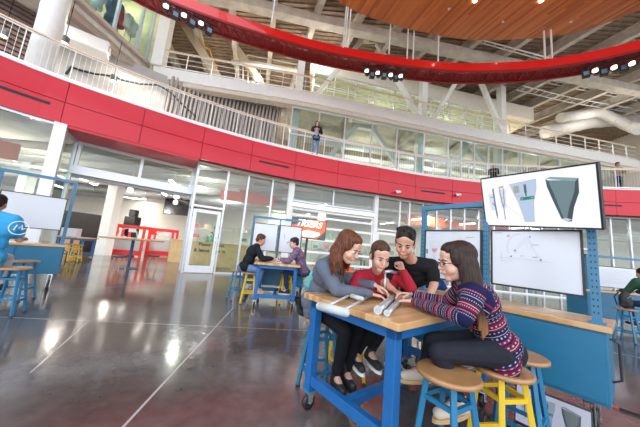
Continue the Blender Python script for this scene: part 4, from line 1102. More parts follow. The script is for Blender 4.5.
    return body, h, base
# hair styles
def strands(h, pts_list, name, m, body, base, vox=.006, extra=None, sm=3):
    c = MB()
    if extra: extra(c)
    for pts, rs in pts_list: capsule(c, [h(*p) for p in pts], rs, 8)
    return remesh(c, name, m, body, base, vox, sm)
def hair_long(h, Hm, hs, m, body, base, fall=((-.30,.02),), part=0, length=.30, front=.0, lean=V((0,0,0))):
    def ex(c):
        c.sph(h(0,.020,.078), (.064*hs,.066*hs,.050*hs), 14, Hm); c.sph(h(0,-.026,.048), (.086*hs,.098*hs,.086*hs), 18, Hm); c.sph(h(0,-.052,-.02), (.080*hs,.066*hs,.09*hs), 16, Hm)
        for s in (-1,1): c.sph(h(s*.060,.006,.03), (.027*hs,.058*hs,.066*hs), 12, Hm)
    L = []
    rnd = random.Random(4)
    for i in range(26):
        a = R(-128+256*i/25); x = .078*math.sin(a); y = -.028-.068*math.cos(a)
        fx = 1.25 if abs(math.sin(a)) > .5 else 1.1
        p0 = (x*.95, y, .02); p1 = (x*1.08, y-.005, -.08); 
        q1 = h(*p1); ln = length*rnd.uniform(.85,1.05)*(.62 if abs(math.degrees(a)) > 95 else 1)
        # fall follows gravity from the head
        p2 = q1+V((0,0,-1))*ln*.5+(q1-h(0,-.02,-.08)).normalized()*.01+lean*.5
        p3 = q1+V((0,0,-1))*ln+lean+V((rnd.uniform(-.012,.012),rnd.uniform(-.012,.012),0))
        L.append(([h(*p0), q1, p2, p3], [.016*hs,.018*hs,.017*hs,.007*hs]))
    c = MB(); ex(c)
    for pts, rs in L: capsule(c, pts, rs, 8)
    return remesh(c, 'hair', m, body, base, .006, 3)
def hair_short(h, Hm, hs, m, body, base, top=.0, quiff=0):
    c = MB(); c.sph(h(0,-.022,.055+top), (.082*hs,.098*hs,.080*hs), 18, Hm); c.sph(h(0,-.055,.0), (.074*hs,.056*hs,.07*hs), 14, Hm)
    for s in (-1,1): c.sph(h(s*.066,-.006,.022), (.014*hs,.028*hs,.040*hs), 10, Hm)
    if quiff:
        rnd = random.Random(2)
        for i in range(34):
            a = rnd.uniform(0,6.28); r_ = rnd.uniform(0,1)**.5; x = .066*r_*math.cos(a); y = -.005+.070*r_*math.sin(a); z = .096+.022*(1-r_*r_)
            capsule(c, [h(x,y,z-.01), h(x*1.1+.006,y*1.1+.012,z+.018)], [.016*hs,.009*hs], 6)
    return remesh(c, 'hair', m, body, base, .006, 2)
def hair_bun(h, Hm, hs, m, body, base):
    c = MB(); c.sph(h(0,.018,.078), (.062*hs,.064*hs,.046*hs), 14, Hm); c.sph(h(0,-.024,.046), (.081*hs,.094*hs,.084*hs), 18, Hm); c.sph(h(0,-.06,-.01), (.07*hs,.05*hs,.07*hs), 14, Hm)
    for s in (-1,1): c.sph(h(s*.062,-.008,.012), (.018*hs,.034*hs,.055*hs), 10, Hm)
    capsule(c, [h(-.03,-.09,-.03), h(-.07,-.08,-.08), h(-.085,-.04,-.14)], [.03,.024,.012])
    return remesh(c, 'hair', m, body, base, .006, 2)
def cloth(name, c, sc=60, amt=.10): return mat(name, c, .85, bump=.25, bscale=sc, noise_amt=amt, nscale=14, spec=.2)
GREYSW = cloth('grey_sweatshirt', (.125,.145,.180)); REDSW = cloth('red_sweater', (.46,.025,.045), 90); BLKT = cloth('black_tee', (.012,.012,.015)); BLKP = cloth('black_leggings', (.010,.010,.013))
CHARP = cloth('charcoal_trousers', (.018,.019,.026)); JEANS = cloth('blue_jeans', (.13,.22,.38)); NAVYJ = cloth('navy_jeans', (.03,.045,.10)); SKYT = cloth('sky_blue_tshirt', (.05,.36,.68), 60, .06)
def fair_isle():
    m = bpy.data.materials.new('patterned_knit'); m.use_nodes = True; nt = m.node_tree; b = nt.nodes['Principled BSDF']; b.inputs['Roughness'].default_value = .9; b.inputs['Specular IOR Level'].default_value = .15
    at_ = nt.nodes.new('ShaderNodeAttribute'); at_.attribute_name = 'band'; sp = nt.nodes.new('ShaderNodeSeparateXYZ'); nt.links.new(at_.outputs['Vector'], sp.inputs[0])
    def mt(op, a, c=None):
        n = nt.nodes.new('ShaderNodeMath'); n.operation = op
        for i, v in enumerate((a, c)):
            if v is None: continue
            if isinstance(v, (int,float)): n.inputs[i].default_value = v
            else: nt.links.new(v, n.inputs[i])
        return n.outputs[0]
    per = .125; f = mt('FRACT', mt('DIVIDE', mt('ADD', sp.outputs[0], 2), per))
    NV, BG, WH, PK = (.014,.014,.055), (.17,.008,.028), (.38,.34,.38), (.24,.018,.045)
    base = ramp(nt, [(0,NV),(.22,BG),(.30,WH),(.335,BG),(.55,NV),(.62,PK),(.70,NV),(.90,WH),(.935,NV)], f, 'CONSTANT')
    dots = mt('GREATER_THAN', mt('SINE', mt('MULTIPLY', sp.outputs[1], 30)), .35)
    def row(c0, w): return mt('MULTIPLY', dots, mt('LESS_THAN', mt('ABSOLUTE', mt('SUBTRACT', f, c0)), w))
    fac = mt('MAXIMUM', mt('MAXIMUM', row(.11,.035), row(.44,.035)), mt('MAXIMUM', row(.66,.02), row(.80,.03)))
    mx = nt.nodes.new('ShaderNodeMix'); mx.data_type = 'RGBA'; nt.links.new(fac, mx.inputs[0]); nt.links.new(base, mx.inputs[6]); mx.inputs[7].default_value = (.38,.34,.38,1)
    nt.links.new(mx.outputs[2], b.inputs['Base Color']); return m
KNIT = fair_isle()
BLKS = (mat('black_canvas', (.02,.02,.022), .7), mat('white_sole', (.75,.74,.72), .6)); BOOT = (mat('black_boot', (.025,.025,.03), .5), mat('black_sole', (.02,.02,.02), .6))
TANS = (mat('cream_sneaker', (.62,.55,.42), .7), mat('tan_sole', (.55,.36,.18), .6))
AUB = hair_mat('auburn_hair', (.060,.018,.009), (.20,.065,.026)); BRN = hair_mat('brown_hair', (.045,.022,.014), (.13,.065,.035)); DBR = hair_mat('dark_hair', (.010,.008,.007), (.035,.024,.018))
def ombre():
    m = hair_mat('ombre_hair', (.018,.011,.009), (.06,.032,.022)); nt = m.node_tree; b = nt.nodes['Principled BSDF']; src = b.inputs['Base Color'].links[0].from_socket
    at_ = nt.nodes.new('ShaderNodeTexCoord'); sp = nt.nodes.new('ShaderNodeSeparateXYZ'); nt.links.new(at_.outputs['Object'], sp.inputs[0])
    mr = nt.nodes.new('ShaderNodeMapRange'); mr.inputs['From Min'].default_value = .46; mr.inputs['From Max'].default_value = .66; mr.inputs['To Min'].default_value = 1; mr.inputs['To Max'].default_value = 0
    nt.links.new(sp.outputs['Z'], mr.inputs['Value']); mx = nt.nodes.new('ShaderNodeMix'); mx.data_type = 'RGBA'; nt.links.new(mr.outputs[0], mx.inputs[0]); nt.links.new(src, mx.inputs[6]); mx.inputs[7].default_value = (.42,.19,.07,1); nt.links.new(mx.outputs[2], b.inputs['Base Color']); return m
OMB = ombre()
UP = V((0,0,1))
# --- woman in the patterned sweater (profile, facing left)
def lerp(a, b, t): return a.lerp(b, t)
J = dict(pelvis=V((1.27,1.76,.775)), chest=at(478,303,1.74), neck=at(470,284,1.72), head=at(457,262,1.70),
         shl=at(474,294,1.56), shr=at(462,290,1.90), ell=on_z(464,318,.985), elr=at(447,303,2.02), wrl=on_z(413,301,.972), wrr=at(412,294,2.0),
         hipl=V((1.20,1.66,.76)), hipr=V((1.20,1.86,.76)), knl=at(438,352,1.66), knr=at(432,341,1.84), anl=at(460,400,1.72), anr=at(425,368,2.0))
J['wrr'] = on_z(413,295,1.0)
b_, hD, bD = person('woman in a navy and burgundy patterned sweater with glasses, seated in profile on the right', J, V((-1,.10,-.16)), UP, SK1, ('sweater',KNIT), ('trousers',CHARP), TANS,
    (lambda h,Hm,hs,m,b,o: hair_long(h,Hm,hs,m,b,o,length=.36,lean=V((.05,0,0))), OMB), vox=.0055, hands={'l':(V((-.85,.45,-.1)),V((0,0,-1)),28,.95,-1),'r':(V((-.9,.05,.05)),V((0,-.3,-1)),30,.95,1)}, pattern=True, hem=.06,
    shoes_dir={'l':V((-.9,-.1,-.2)),'r':V((-.9,0,-.1))}, hs=1.10)
g_ = MB()
for s in (-1,1):
    ring_ = [hD(s*.031+.024*math.cos(R(a)), .104, -.006+.017*math.sin(R(a)))-bD for a in range(0,361,30)]
    g_.tube(ring_, .0024, 6); g_.tube([hD(s*.055,.103,-.002)-bD, hD(s*.078,.05,-.0)-bD, hD(s*.080,-.005,-.004)-bD], .0024, 6)
g_.tube([hD(-.008,.105,0)-bD, hD(.008,.105,0)-bD], .0024, 6); g_.build('glasses', mat('glasses_frame', (.05,.02,.03), .3), b_)
# --- woman in the grey sweatshirt
J = dict(pelvis=V((.05,2.58,.79)), chest=at(328,274,2.42), neck=at(336,260,2.32), head=at(348,247,2.18),
         shl=at(340,264,2.52), shr=at(323,267,2.24), ell=at(352,284,2.50), elr=at(337,290,2.20), wrl=at(374,285,2.28), wrr=on_z(371,294,.965),
         hipl=V((.10,2.60,.77)), hipr=V((.04,2.46,.77)), knl=at(358,330,2.36), knr=at(345,331,2.20), anl=at(346,372,2.42), anr=at(336,376,2.35))
b_, hA, bA = person('woman in a grey sweatshirt with long auburn hair leaning over the workbench', J, V((.78,-.52,-.48)), V((.2,-.05,1)), SK1, ('sweatshirt',GREYSW), ('leggings',BLKP), BOOT,
    (lambda h,Hm,hs,m,b,o: hair_long(h,Hm,hs,m,b,o,length=.20,lean=V((.02,-.01,0))), AUB), vox=.0055, hands={'r':(V((.9,-.10,-.1)),V((0,0,-1)),30,.95,1),'l':(V((.8,-.3,-.2)),V((0,0,-1)),30,.95,-1)}, bulk=1.12, hem=.05,
    shoes_dir={'l':V((.3,-.9,0)),'r':V((.3,-.9,0))}, hs=1.10)
p = at(349,269,2.12)-bA; MB().box(-.03,-.004,-.02,.03,.004,.02).build('chest_badge', mat('orange_badge', (.9,.16,.03), .7), b_).location = at(349,270,2.29)-bA
# --- woman in the red sweater
J = dict(pelvis=V((.42,2.92,.80)), chest=at(377,286,2.60), neck=at(378,272,2.46), head=at(380,256,2.28),
         shl=at(398,277,2.54), shr=at(359,277,2.50), ell=at(411,288,2.44), elr=at(352,292,2.36), wrl=at(403,271,2.42), wrr=on_z(376,290,.99),
         hipl=V((.52,2.90,.78)), hipr=V((.36,2.86,.78)), knl=at(385,325,2.55), knr=at(370,328,2.50), anl=at(370,352,2.45), anr=at(356,354,2.45))
b_, hB, bB = person('woman in a red sweater with hair tied back, smiling down behind the workbench', J, V((.16,-.88,-.34)), V((.08,-.1,1)), SK1, ('sweater',REDSW), ('leggings',BLKP), BLKS,
    (hair_bun, BRN), vox=.0055, hands={'r':(V((.85,-.35,-.1)),V((0,0,-1)),30,.9,1),'l':(V((-.45,-.1,.85)),V((-.5,-.6,0)),60,.85,-1)}, bulk=1.04, hem=.05, neck_h=.02,
    shoes_dir={'l':V((.3,-.9,-.1)),'r':V((.2,-.9,-.1))}, hs=1.08)
# --- man in the black T-shirt
J = dict(pelvis=V((1.06,3.16,.93)), chest=at(410,274,2.66), neck=at(411,260,2.46), head=at(405,243,2.26),
         shl=at(431,266,2.50), shr=at(390,264,2.56), ell=at(434,284,2.46), elr=at(384,283,2.44), wrl=on_z(428,299,.97), wrr=on_z(393,290,1.0),
         hipl=V((1.16,3.14,.90)), hipr=V((1.0,3.14,.90)), knl=V((1.16,3.16,.50)), knr=V((.99,3.12,.50)), anl=V((1.18,3.24,.09)), anr=V((.98,3.22,.09)))
b_, hC, bC = person('man in a black T-shirt with short dark hair bending over the workbench', J, V((-.38,-.84,-.40)), V((0,-.2,1)), SK2, ('t_shirt',BLKT), ('trousers',NAVYJ), BLKS,
    (lambda h,Hm,hs,m,b,o: hair_short(h,Hm,hs,m,b,o,.004,1), DBR), fem=False, vox=.0055, hands={'l':(V((-.2,-.9,-.1)),V((0,0,-1)),12,1.0,-1),'r':(V((.3,-.9,-.1)),V((0,0,-1)),30,1.0,1)}, sleeves='short', hem=.06, hs=1.10, bulk=1.12)
# --- middle distance students
def seated(label, pel, face, skin, top, trous, shoe, hairf, knee_d, hand_z=.95, s=1.0, **kw):
    f = V((face.x, face.y, 0)).normalized(); l = V((-f.y, f.x, 0)); P = pel
    J = dict(pelvis=P, chest=P+V((0,0,.34))+f*.12, neck=P+V((0,0,.50))+f*.19, head=P+V((0,0,.63))+f*.27)
    for k, sg in (('l',1),('r',-1)):
        J['sh'+k] = J['neck']-V((0,0,.05))+l*sg*.17; J['hip'+k] = P+l*sg*.09+f*.06-V((0,0,.02))
        J['kn'+k] = P+l*sg*.13+knee_d*.44-V((0,0,.04)); J['an'+k] = J['kn'+k]+V((0,0,-.40))-knee_d*.08
        J['el'+k] = J['sh'+k]+f*.16+l*sg*.06-V((0,0,.24)); w_ = J['el'+k]+f*.24-l*sg*.08; w_.z = hand_z+.04; J['wr'+k] = w_
    hd = {'l':(f-l*.2,V((0,0,-1)),35,.95,-1),'r':(f+l*.2,V((0,0,-1)),35,.95,1)}
    return person(label, J, face, UP, skin, top, trous, shoe, hairf, hands=hd, shoes_dir={'l':knee_d,'r':knee_d}, **kw)
x, y = atg(247,303)
BJ = cloth('black_jacket', (.014,.015,.020)); 
sx, sy = atg(243,300)
seated('student in a black jacket and jeans seated left of the middle-distance workbench', V((-1.60,5.86,.76)), V((.85,.25,-.35)), SK2, ('jacket',BJ), ('jeans',JEANS), (TANS[1],BLKS[1]), (lambda h,Hm,hs,m,b,o: hair_short(h,Hm,hs,m,b,o,.006,1), BRN), V((.9,-.25,0)), fem=False, vox=.011, bulk=1.15, detail=False, hs=1.1)
def plaid():
    m = mat('plaid_jacket', (.12,.08,.16), .85); nt = m.node_tree; b = nt.nodes['Principled BSDF']; tc = nt.nodes.new('ShaderNodeTexCoord')
    w1 = nt.nodes.new('ShaderNodeTexChecker'); w1.inputs['Scale'].default_value = 22; w1.inputs['Color1'].default_value = (.07,.06,.15,1); w1.inputs['Color2'].default_value = (.24,.12,.17,1); nt.links.new(tc.outputs['Object'], w1.inputs['Vector']); nt.links.new(w1.outputs['Color'], b.inputs['Base Color']); return m
b_, hP, bP = seated('student in dark plaid jacket and navy cap seated right of the middle-distance workbench', V((-.28,6.0,.76)), V((-.95,-.12,-.22)), SK1, ('jacket',plaid()), ('jeans',NAVYJ), BLKS, (hair_short, DBR), V((-.9,-.1,0)), fem=False, vox=.011, bulk=1.12, detail=False, hs=1.1)
c = MB(); c.sph(hP(0,-.01,.065)-bP, (.088,.105,.075), 16, frame_rot(V((-.95,-.12,-.22)),UP)); c.build('cap', mat('navy_cap', (.02,.025,.06), .8), b_, smooth=True)
c = MB(); c.bar(hP(0,.07,.045)-bP, hP(0,.155,.030)-bP, .12, .012); c.build('cap_brim', mat('navy_cap', (.02,.025,.06), .8), b_, bevel=.004)
c = MB(); c.lathe([(.075,-.03),(.085,0),(.06,.03)], (0,0,0), 16); o = c.build('red_collar', mat('red_hood', (.65,.05,.04), .8), b_, smooth=True); o.location = V((-.28,6.0,.76))+V((-.17,-.02,.50))-bP
# --- left person in the sky blue T-shirt, back to us
P = V((-4.62,3.52,.80)); f = V((-.55,.83,0)); l = V((-f.y,f.x,0))
J = dict(pelvis=P, chest=P+V((0,0,.36))+f*.05, neck=P+V((0,0,.58))+f*.10, head=P+V((0,0,.75))+f*.16)
for k, sg in (('l',1),('r',-1)):
    J['sh'+k] = P+V((0,0,.51))+f*.08+l*sg*.21; J['hip'+k] = P+l*sg*.10+f*.08; J['kn'+k] = P+l*sg*.15+f*.45-V((0,0,.05)); J['an'+k] = J['kn'+k]-V((0,0,.42))
    J['el'+k] = J['sh'+k]+l*sg*.08+f*.10-V((0,0,.27)); J['wr'+k] = J['el'+k]+f*.25+V((0,0,.02))-l*sg*.05
b_, hL, bL = person('person in a sky blue T-shirt seated at the left edge, seen from behind', J, f, UP, SK2, ('t_shirt',SKYT), ('shorts',cloth('grey_shorts', (.50,.50,.52))), BLKS, (lambda h,Hm,hs,m,b,o: hair_short(h,Hm,hs,m,b,o,.0,0), DBR), fem=False, vox=.009, bulk=1.55, sleeves='short', hands={'l':(f,V((0,0,-1)),25,1,-1),'r':(f,V((0,0,-1)),25,1,1)}, hem=.08, detail=False,
    shoes_dir={'l':f,'r':f}, hs=1.05)
c = MB(); q = at(19,228,3.22)-bL; 
nrm = (V((0,0,1.31))-at(19,228,3.22)); nrm.z = 0; nrm.normalize(); ux = V((-nrm.y,nrm.x,0))
c.tube([q+ux*.085*math.cos(R(a))+UP*.085*math.sin(R(a)) for a in range(0,361,20)], .005, 6)
c.tube([q+ux*x_+UP*z_ for x_, z_ in ((-.04,-.03),(-.02,.04),(.0,-.01),(.02,.045),(.03,-.02),(.05,.0))], .006, 6)
c.build('shirt_emblem', mat('white_print', (.8,.86,.9), .8), b_)
# --- standing people
def standing(label, foot, f, skin, top, trous, hairf, Hh=1.70, arms='rail', **kw):
    f = V((f.x,f.y,0)).normalized(); l = V((-f.y,f.x,0)); s = Hh/1.72; P = foot+V((0,0,.93*s))
    J = dict(pelvis=P, chest=P+V((0,0,.33*s)), neck=P+V((0,0,.53*s))+f*.01, head=P+V((0,0,.665*s))+f*.03)
    hd = {}
    for k, sg in (('l',1),('r',-1)):
        J['sh'+k] = P+V((0,0,.47*s))+l*sg*.18*s; J['hip'+k] = P+l*sg*.09-V((0,0,.04)); J['kn'+k] = foot+V((0,0,.50*s))+l*sg*.10+f*.02; J['an'+k] = foot+V((0,0,.09))+l*sg*.11
        if arms == 'rail': J['el'+k] = J['sh'+k]+l*sg*.06+f*.06-V((0,0,.27*s)); J['wr'+k] = J['el'+k]+f*.20-l*sg*.12+V((0,0,.06))
        else: J['el'+k] = J['sh'+k]+l*sg*.07-V((0,0,.28*s)); J['wr'+k] = J['el'+k]+f*.06-V((0,0,.25*s))
        d = (J['wr'+k]-J['el'+k]); hd[k] = (d, V((0,0,-1)) if arms == 'rail' else -l*sg, 25, 1, -sg)
    return person(label, J, f+V((0,0,-.15)), UP, skin, top, trous, BLKS, hairf, hands=hd, shoes_dir={'l':f,'r':f}, vox=.012, detail=False, **kw)
DJ = cloth('dark_jacket', (.022,.022,.032)); GT = cloth('lilac_top', (.50,.46,.55))
b_, hh, bb = standing('person in a dark jacket and jeans leaning on the balcony rail, looking at a phone', V((-.50,10.98,5.51)), V((.05,-1,0)), SK2, ('jacket',DJ), ('jeans',JEANS), (lambda h,Hm,hs,m,b,o: hair_long(h,Hm,hs,m,b,o,length=.12), DBR), Hh=1.68, bulk=1.12, hem=.08, hs=1.1)
c = MB(); c.sph(V((-.50,10.86,6.62))-bb, (.10,.075,.20), 12); c.build('shirt_front', GT, b_, smooth=True)
pt = V((-.49,10.62,6.66)); tag(MB().box(-.035,-.006,-.06,.035,.006,.06).build('phone', mat('phone_pink', (.7,.45,.5), .4)), 'small pale phone held by the person on the balcony', 'phone').location = pt
standing('person in a black jacket walking on the second level behind the big screen', V((10.0,14.1,5.48)), V((-.6,-.8,0)), SK2, ('jacket',BJ), ('trousers',CHARP), (hair_short, DBR), bulk=1.2)
standing('person with curly dark hair on the second level above the right end of the band', V((15.2,12.3,5.48)), V((-.3,-1,0)), SK2, ('jacket',cloth('tan_top', (.4,.3,.2))), ('trousers',NAVYJ), (lambda h,Hm,hs,m,b,o: hair_short(h,Hm,hs,m,b,o,.02,1), DBR), Hh=1.66, bulk=1.1)
standing('person in a green shirt behind the wooden reception desk', V((-6.05,14.3,.01)), V((.2,-1,0)), SK2, ('shirt',cloth('green_shirt', (.08,.28,.20))), ('trousers',NAVYJ), (hair_short, DBR))
P = V((7.25,5.36,.78))
seated('person in a dark green jacket seated with their back to us at the right edge', P, V((.2,.95,-.15)), SK2, ('jacket',cloth('green_jacket', (.03,.09,.05))), ('jeans',NAVYJ), BLKS, (hair_short, DBR), V((.1,.9,0)), fem=False, vox=.011, bulk=1.25, detail=False)
# ------------------------------------------------------------------ things on and around the near workbench
PAD = mat('grey_foam', (.52,.53,.50), .8, bump=.2); ALM = mat('aluminium_tube', (.68,.69,.70), .28, .7)
T = .922
p, q = on_z(320,306,.955), on_z(346,312.5,.955)
o = thing('crutch', 'grey-padded aluminium crutch lying over the left edge of the near workbench', 'crutch', p)
P0 = Vector(p); c_ = lambda v: Vector(v)-P0
m_ = MB(); capsule(m_, [c_(p), c_(q)], [.026,.026], 14); m_.build('shoulder_pad', PAD, o, smooth=True)
r1a, r1b = on_z(331,304,.945), on_z(371,285,.94); r2a, r2b = on_z(344,309.5,.945), on_z(374,294,.94)
MB().tube([c_(r1a), c_(r1b)], .0095, 10).build('side_tube', ALM, o, smooth=True); MB().tube([c_(r2a), c_(r2b)], .0095, 10).build('side_tube', ALM, o, smooth=True)
m_ = MB(); capsule(m_, [c_(on_z(352,296,.953)), c_(on_z(362,299,.953))], [.019,.019], 12); m_.build('hand_grip', PAD, o, smooth=True)
def tube_thing(a, b, r, label):
    a = Vector(a); b = Vector(b); o = thing('metal_tube', label, 'tube', a)
    MB().tube([Vector(), b-a], r, 20).build('barrel', ALM, o, smooth=True)
    d = (b-a).normalized(); MB().tube([-d*.004, d*.008], r*1.12, 20).build('end_cap', mat('cap_silver', (.55,.57,.56), .35, .4), o)
    MB().tube([-d*.006, -d*.004], r*.72, 20).build('end_disc', mat('cap_grey', (.42,.46,.44), .5), o)
tube_thing(on_z(378,310,T+.027), on_z(397,294,T+.027), .025, 'thicker silver tube with round cap lying on the near workbench, left of the pair')
tube_thing(on_z(387,313,T+.021), on_z(404,296,T+.021), .019, 'thinner silver tube with round cap lying on the near workbench, right of the pair')
# upright crutch prototype
b0 = on_z(384,298,T); b1 = on_z(399,296.5,T)
o = thing('crutch_prototype', 'upright inverted crutch frame with wired electronics standing in the middle of the workbench', 'prototype', b0)
B0 = Vector(b0); hh_ = .235
for bb_ in (b0, b1): MB().tube([Vector(bb_)-B0, Vector(bb_)-B0+Vector((.0,0,hh_))], .0085, 10).build('upright_tube', ALM, o, smooth=True)
d = Vector(b1)-B0; dn = d.normalized()
m_ = MB(); m_.tube([Vector((0,0,hh_))-dn*.02, Vector((0,0,hh_+.005))+d*.3, Vector((0,0,hh_-.004))+d*.6, Vector((0,0,hh_))+d+dn*.02], [.014,.017,.017,.014], 12); m_.build('cross_handle', ALM, o, smooth=True)
m_ = MB(); rt = Vector((-dn.y,dn.x,0)); m_.tube([d+Vector((0,0,hh_))-rt*.02, d+Vector((0,0,hh_))+rt*.02], .022, 16); m_.build('clamp_disc', ALM, o, smooth=True)
m_ = MB(); m_.bar(-dn*.05+Vector((0,0,.006)), d+dn*.05+Vector((0,0,.006)), .085, .012); m_.build('base_board', BLK, o, bevel=.002)
rnd = random.Random(5)
for i in range(9):
    a = -dn*.03+dn*rnd.uniform(0,.16)+rt*rnd.uniform(-.03,.03); b = a+Vector((rnd.uniform(-.03,.03),rnd.uniform(-.02,.02),0))
    MB().tube([a+Vector((0,0,.012)), (a+b)/2+Vector((0,0,.03+.02*rnd.random())), b+Vector((0,0,.012))], .0028, 6).build('jumper_wire', mat('wire_orange', (.85,.28,.03), .5) if i % 2 else mat('wire_red', (.6,.06,.04), .5), o)
m_ = MB(); m_.cbox(d*.5+Vector((0,0,.018)), (.04,.025,.012), math.atan2(d.y,d.x)); m_.build('circuit_board', mat('board_green', (.03,.22,.12), .5), o)
a, b = on_z(407,297,T+.016), on_z(421,294,T+.016)
m_ = MB(); capsule(m_, [Vector(a), Vector(a).lerp(Vector(b),.5), Vector(b)], [.011,.016,.014], 10); tag(m_.build('forearm_pad', mat('pale_blue_foam', (.36,.50,.60), .7), smooth=True), 'pale blue foam pad lying by the sleeve of the woman in the patterned sweater', 'pad')
# blue cloth heap on the counter behind
def heap(name, c, r, m, label, cat, seed=1, parent=None):
    mb = MB(); rr = random.Random(seed)
    for i in range(14): mb.sph(Vector(c)+Vector((rr.uniform(-1,1)*r[0]*.6, rr.uniform(-1,1)*r[1]*.6, r[2]*rr.uniform(.35,.75))), (r[0]*rr.uniform(.3,.5), r[1]*rr.uniform(.3,.5), r[2]*rr.uniform(.3,.5)), 10)
    base = Vector((c[0],c[1],c[2])); mb.sph(Vector(c)+Vector((0,0,r[2]*.4)), (r[0]*.8,r[1]*.8,r[2]*.38), 12)
    o = remesh(mb, name, m, None, base, .012, 3); return tag(o, label, cat)
c = sta(-.72, 1.88, .925); heap('folded_jacket', c, (.15,.13,.13), cloth('blue_jacket_cloth', (.02,.06,.22)), 'crumpled dark blue jacket on the counter behind the man in black', 'jacket', 3)
# bags
def backpack(loc, rz, label, s=1.0):
    r = thing('backpack', label, 'bag', loc, rz); r.scale = (s,)*3
    mb = MB(); mb.sph((0,0,.20), (.15,.09,.21), 16); mb.sph((0,-.06,.14), (.11,.06,.12), 12); mb.sph((0,0,.08), (.15,.09,.08), 12)
    b = remesh(mb, 'main_pocket', mat('bag_black', (.015,.015,.018), .7, noise_amt=.3, nscale=40), r, Vector((0,0,0)), .012, 2); b.location = (0,0,0)
    MB().tube([(-.04,0,.40),(-.03,0,.45),(.03,0,.45),(.04,0,.40)], .010, 6).build('handle', BLK, r)
    for sx in (-1,1): MB().tube([(sx*.08,.07,.37),(sx*.11,.14,.25),(sx*.10,.10,.05)], .014, 6).build('strap', BLK, r)
    MB().tube([(-.10,-.085,.24),(0,-.10,.30),(.10,-.085,.24)], .004, 6).build('zip', GALV, r)
    return r
q = on_z(302,316,.62)
backpack(tuple(at(303.5,316,2.62)), R(30), 'black patterned backpack hanging beside the woman in grey at the left end of the workbench', .46)
backpack((6.55,5.35,.665), R(10), 'black bag resting on the blue-legged stool at the right', .85)
# red tool clutter right
for k, (x, y, c_, nm, lb) in enumerate([(6.95,6.55,(.65,.05,.05),'tool_box','small red tool box on the right-edge cabinet counter'),(7.15,6.62,(.05,.05,.06),'tool_box','small black tool box beside the red one on the right-edge counter')]):
    o = thing(nm, lb, 'tool box', (x,y,.925)); MB().box(-.08,-.06,0,.08,.06,.10).build('box', mat('tb%d' % k, c_, .5), o, bevel=.008); MB().tube([(-.04,0,.10),(-.04,0,.14),(.04,0,.14),(.04,0,.10)], .008, 6).build('handle', BLK, o)
# model on the middle bench
q = Matrix.Rotation(BR,3,'Z')@Vector((-.45,.35,.925))+Vector(BL)
o = thing('wooden_model', 'small tan wooden model standing between the two middle-distance students', 'model', q)
m_ = MB(); m_.bar((-.06,0,0),(0,0,.16),.02); m_.bar((.06,0,0),(0,0,.16),.02); m_.bar((-.05,0,.05),(.05,0,.05),.02); m_.build('frame', TAN, o)
MB().box(-.10,-.05,0,.10,.05,.012).build('base', TAN, o)

# ------------------------------------------------------------------ ground floor interior seen through the glass
RM = mat('machine_red', (.72,.03,.03), .4); BKM = mat('machine_black', (.02,.02,.022), .35); SHV = mat('shelf_metal', (.55,.57,.60), .4, .3)
def W(px, py, Y): return at(px, py, Y)
cc = at(113,215,13.2); column((cc.x-.1,13.2), 0, 4.45, .50)
cc = at(322,215,16); column((cc.x,16), 0, 4.45, .45); cc = at(440,215,17); column((cc.x+.3,17.8), 0, 4.45, .45); column((-15,12.5), 0, 4.45, .45)
# black server / vending cabinets
def black_cab(x, y, label, w=1.0, h=2.0, strip=None, rz=R(-20)):
    r = thing('black_cabinet', label, 'cabinet', (x,y,0), rz)
    MB().box(-w/2,-.4,0,w/2,.4,h).build('body', BKM, r, bevel=.02)
    MB().box(-w/2+.06,-.42,.12,w/2-.06,-.40,h-.1).build('door', mat('smoked', (.03,.03,.035), .12), r)
    if strip: MB().bar((w*.2,-.43,.25),(w*.34,-.43,h-.3),.035,.02,(0,1,0)).build('light_strip', mat('green_led', (.1,.9,.3), .4, emit=(.1,.9,.25), es=1.5), r)
    MB().box(-w*.3,-.43,h*.55,-w*.05,-.42,h*.75).build('sticker', mat('sticker_grey', (.45,.45,.45), .6), r)
    MB().box(-w*.28,-.43,h*.8,-w*.16,-.42,h*.9).build('sticker', mat('sticker_orange', (.85,.35,.05), .6), r)
for k, (px, Y, st_) in enumerate(((66,13.3,None),(79,13.9,True),(92,14.5,True))):
    q = at(px,240,Y); black_cab(q.x, Y, ('black cabinet with grey sticker deep in the workshop, leftmost of three','black cabinet with a green strip in the workshop, between the other two','black cabinet with a green strip in the workshop, rightmost of three')[k], .78, 2.1, st_)
# workshop table with yellow stools
q = at(74,232,9.9); TL = (q.x+.45,9.9,0)
workbench('blue workbench with yellow stools inside the workshop opening at left', TL, R(12), L=.85)
for k, (px, Y) in enumerate(((69,9.75),(77,9.6))):
    q = at(px,250,Y); stool(STY, ('yellow stool tucked under the workshop workbench, left one','yellow stool tucked under the workshop workbench, right one')[k], (q.x,Y,0), R(20*k))
q = at(74,229,10.2); o = thing('clear_case', 'clear triangular case on the workshop workbench', 'case', (q.x,10.2,.925)); MB().prism([(-.3,-.2),(.3,-.2),(.1,.25)], 0, .32).build('shell', mat('case_grey', (.5,.52,.6), .2), o)
q = at(84,226,13.0); block('cardboard_box', 'brown cardboard box in front of the black cabinets', 'box', (q.x,12.4,.35), (.6,.5,.7), .2, mat('card', (.55,.36,.18), .8))
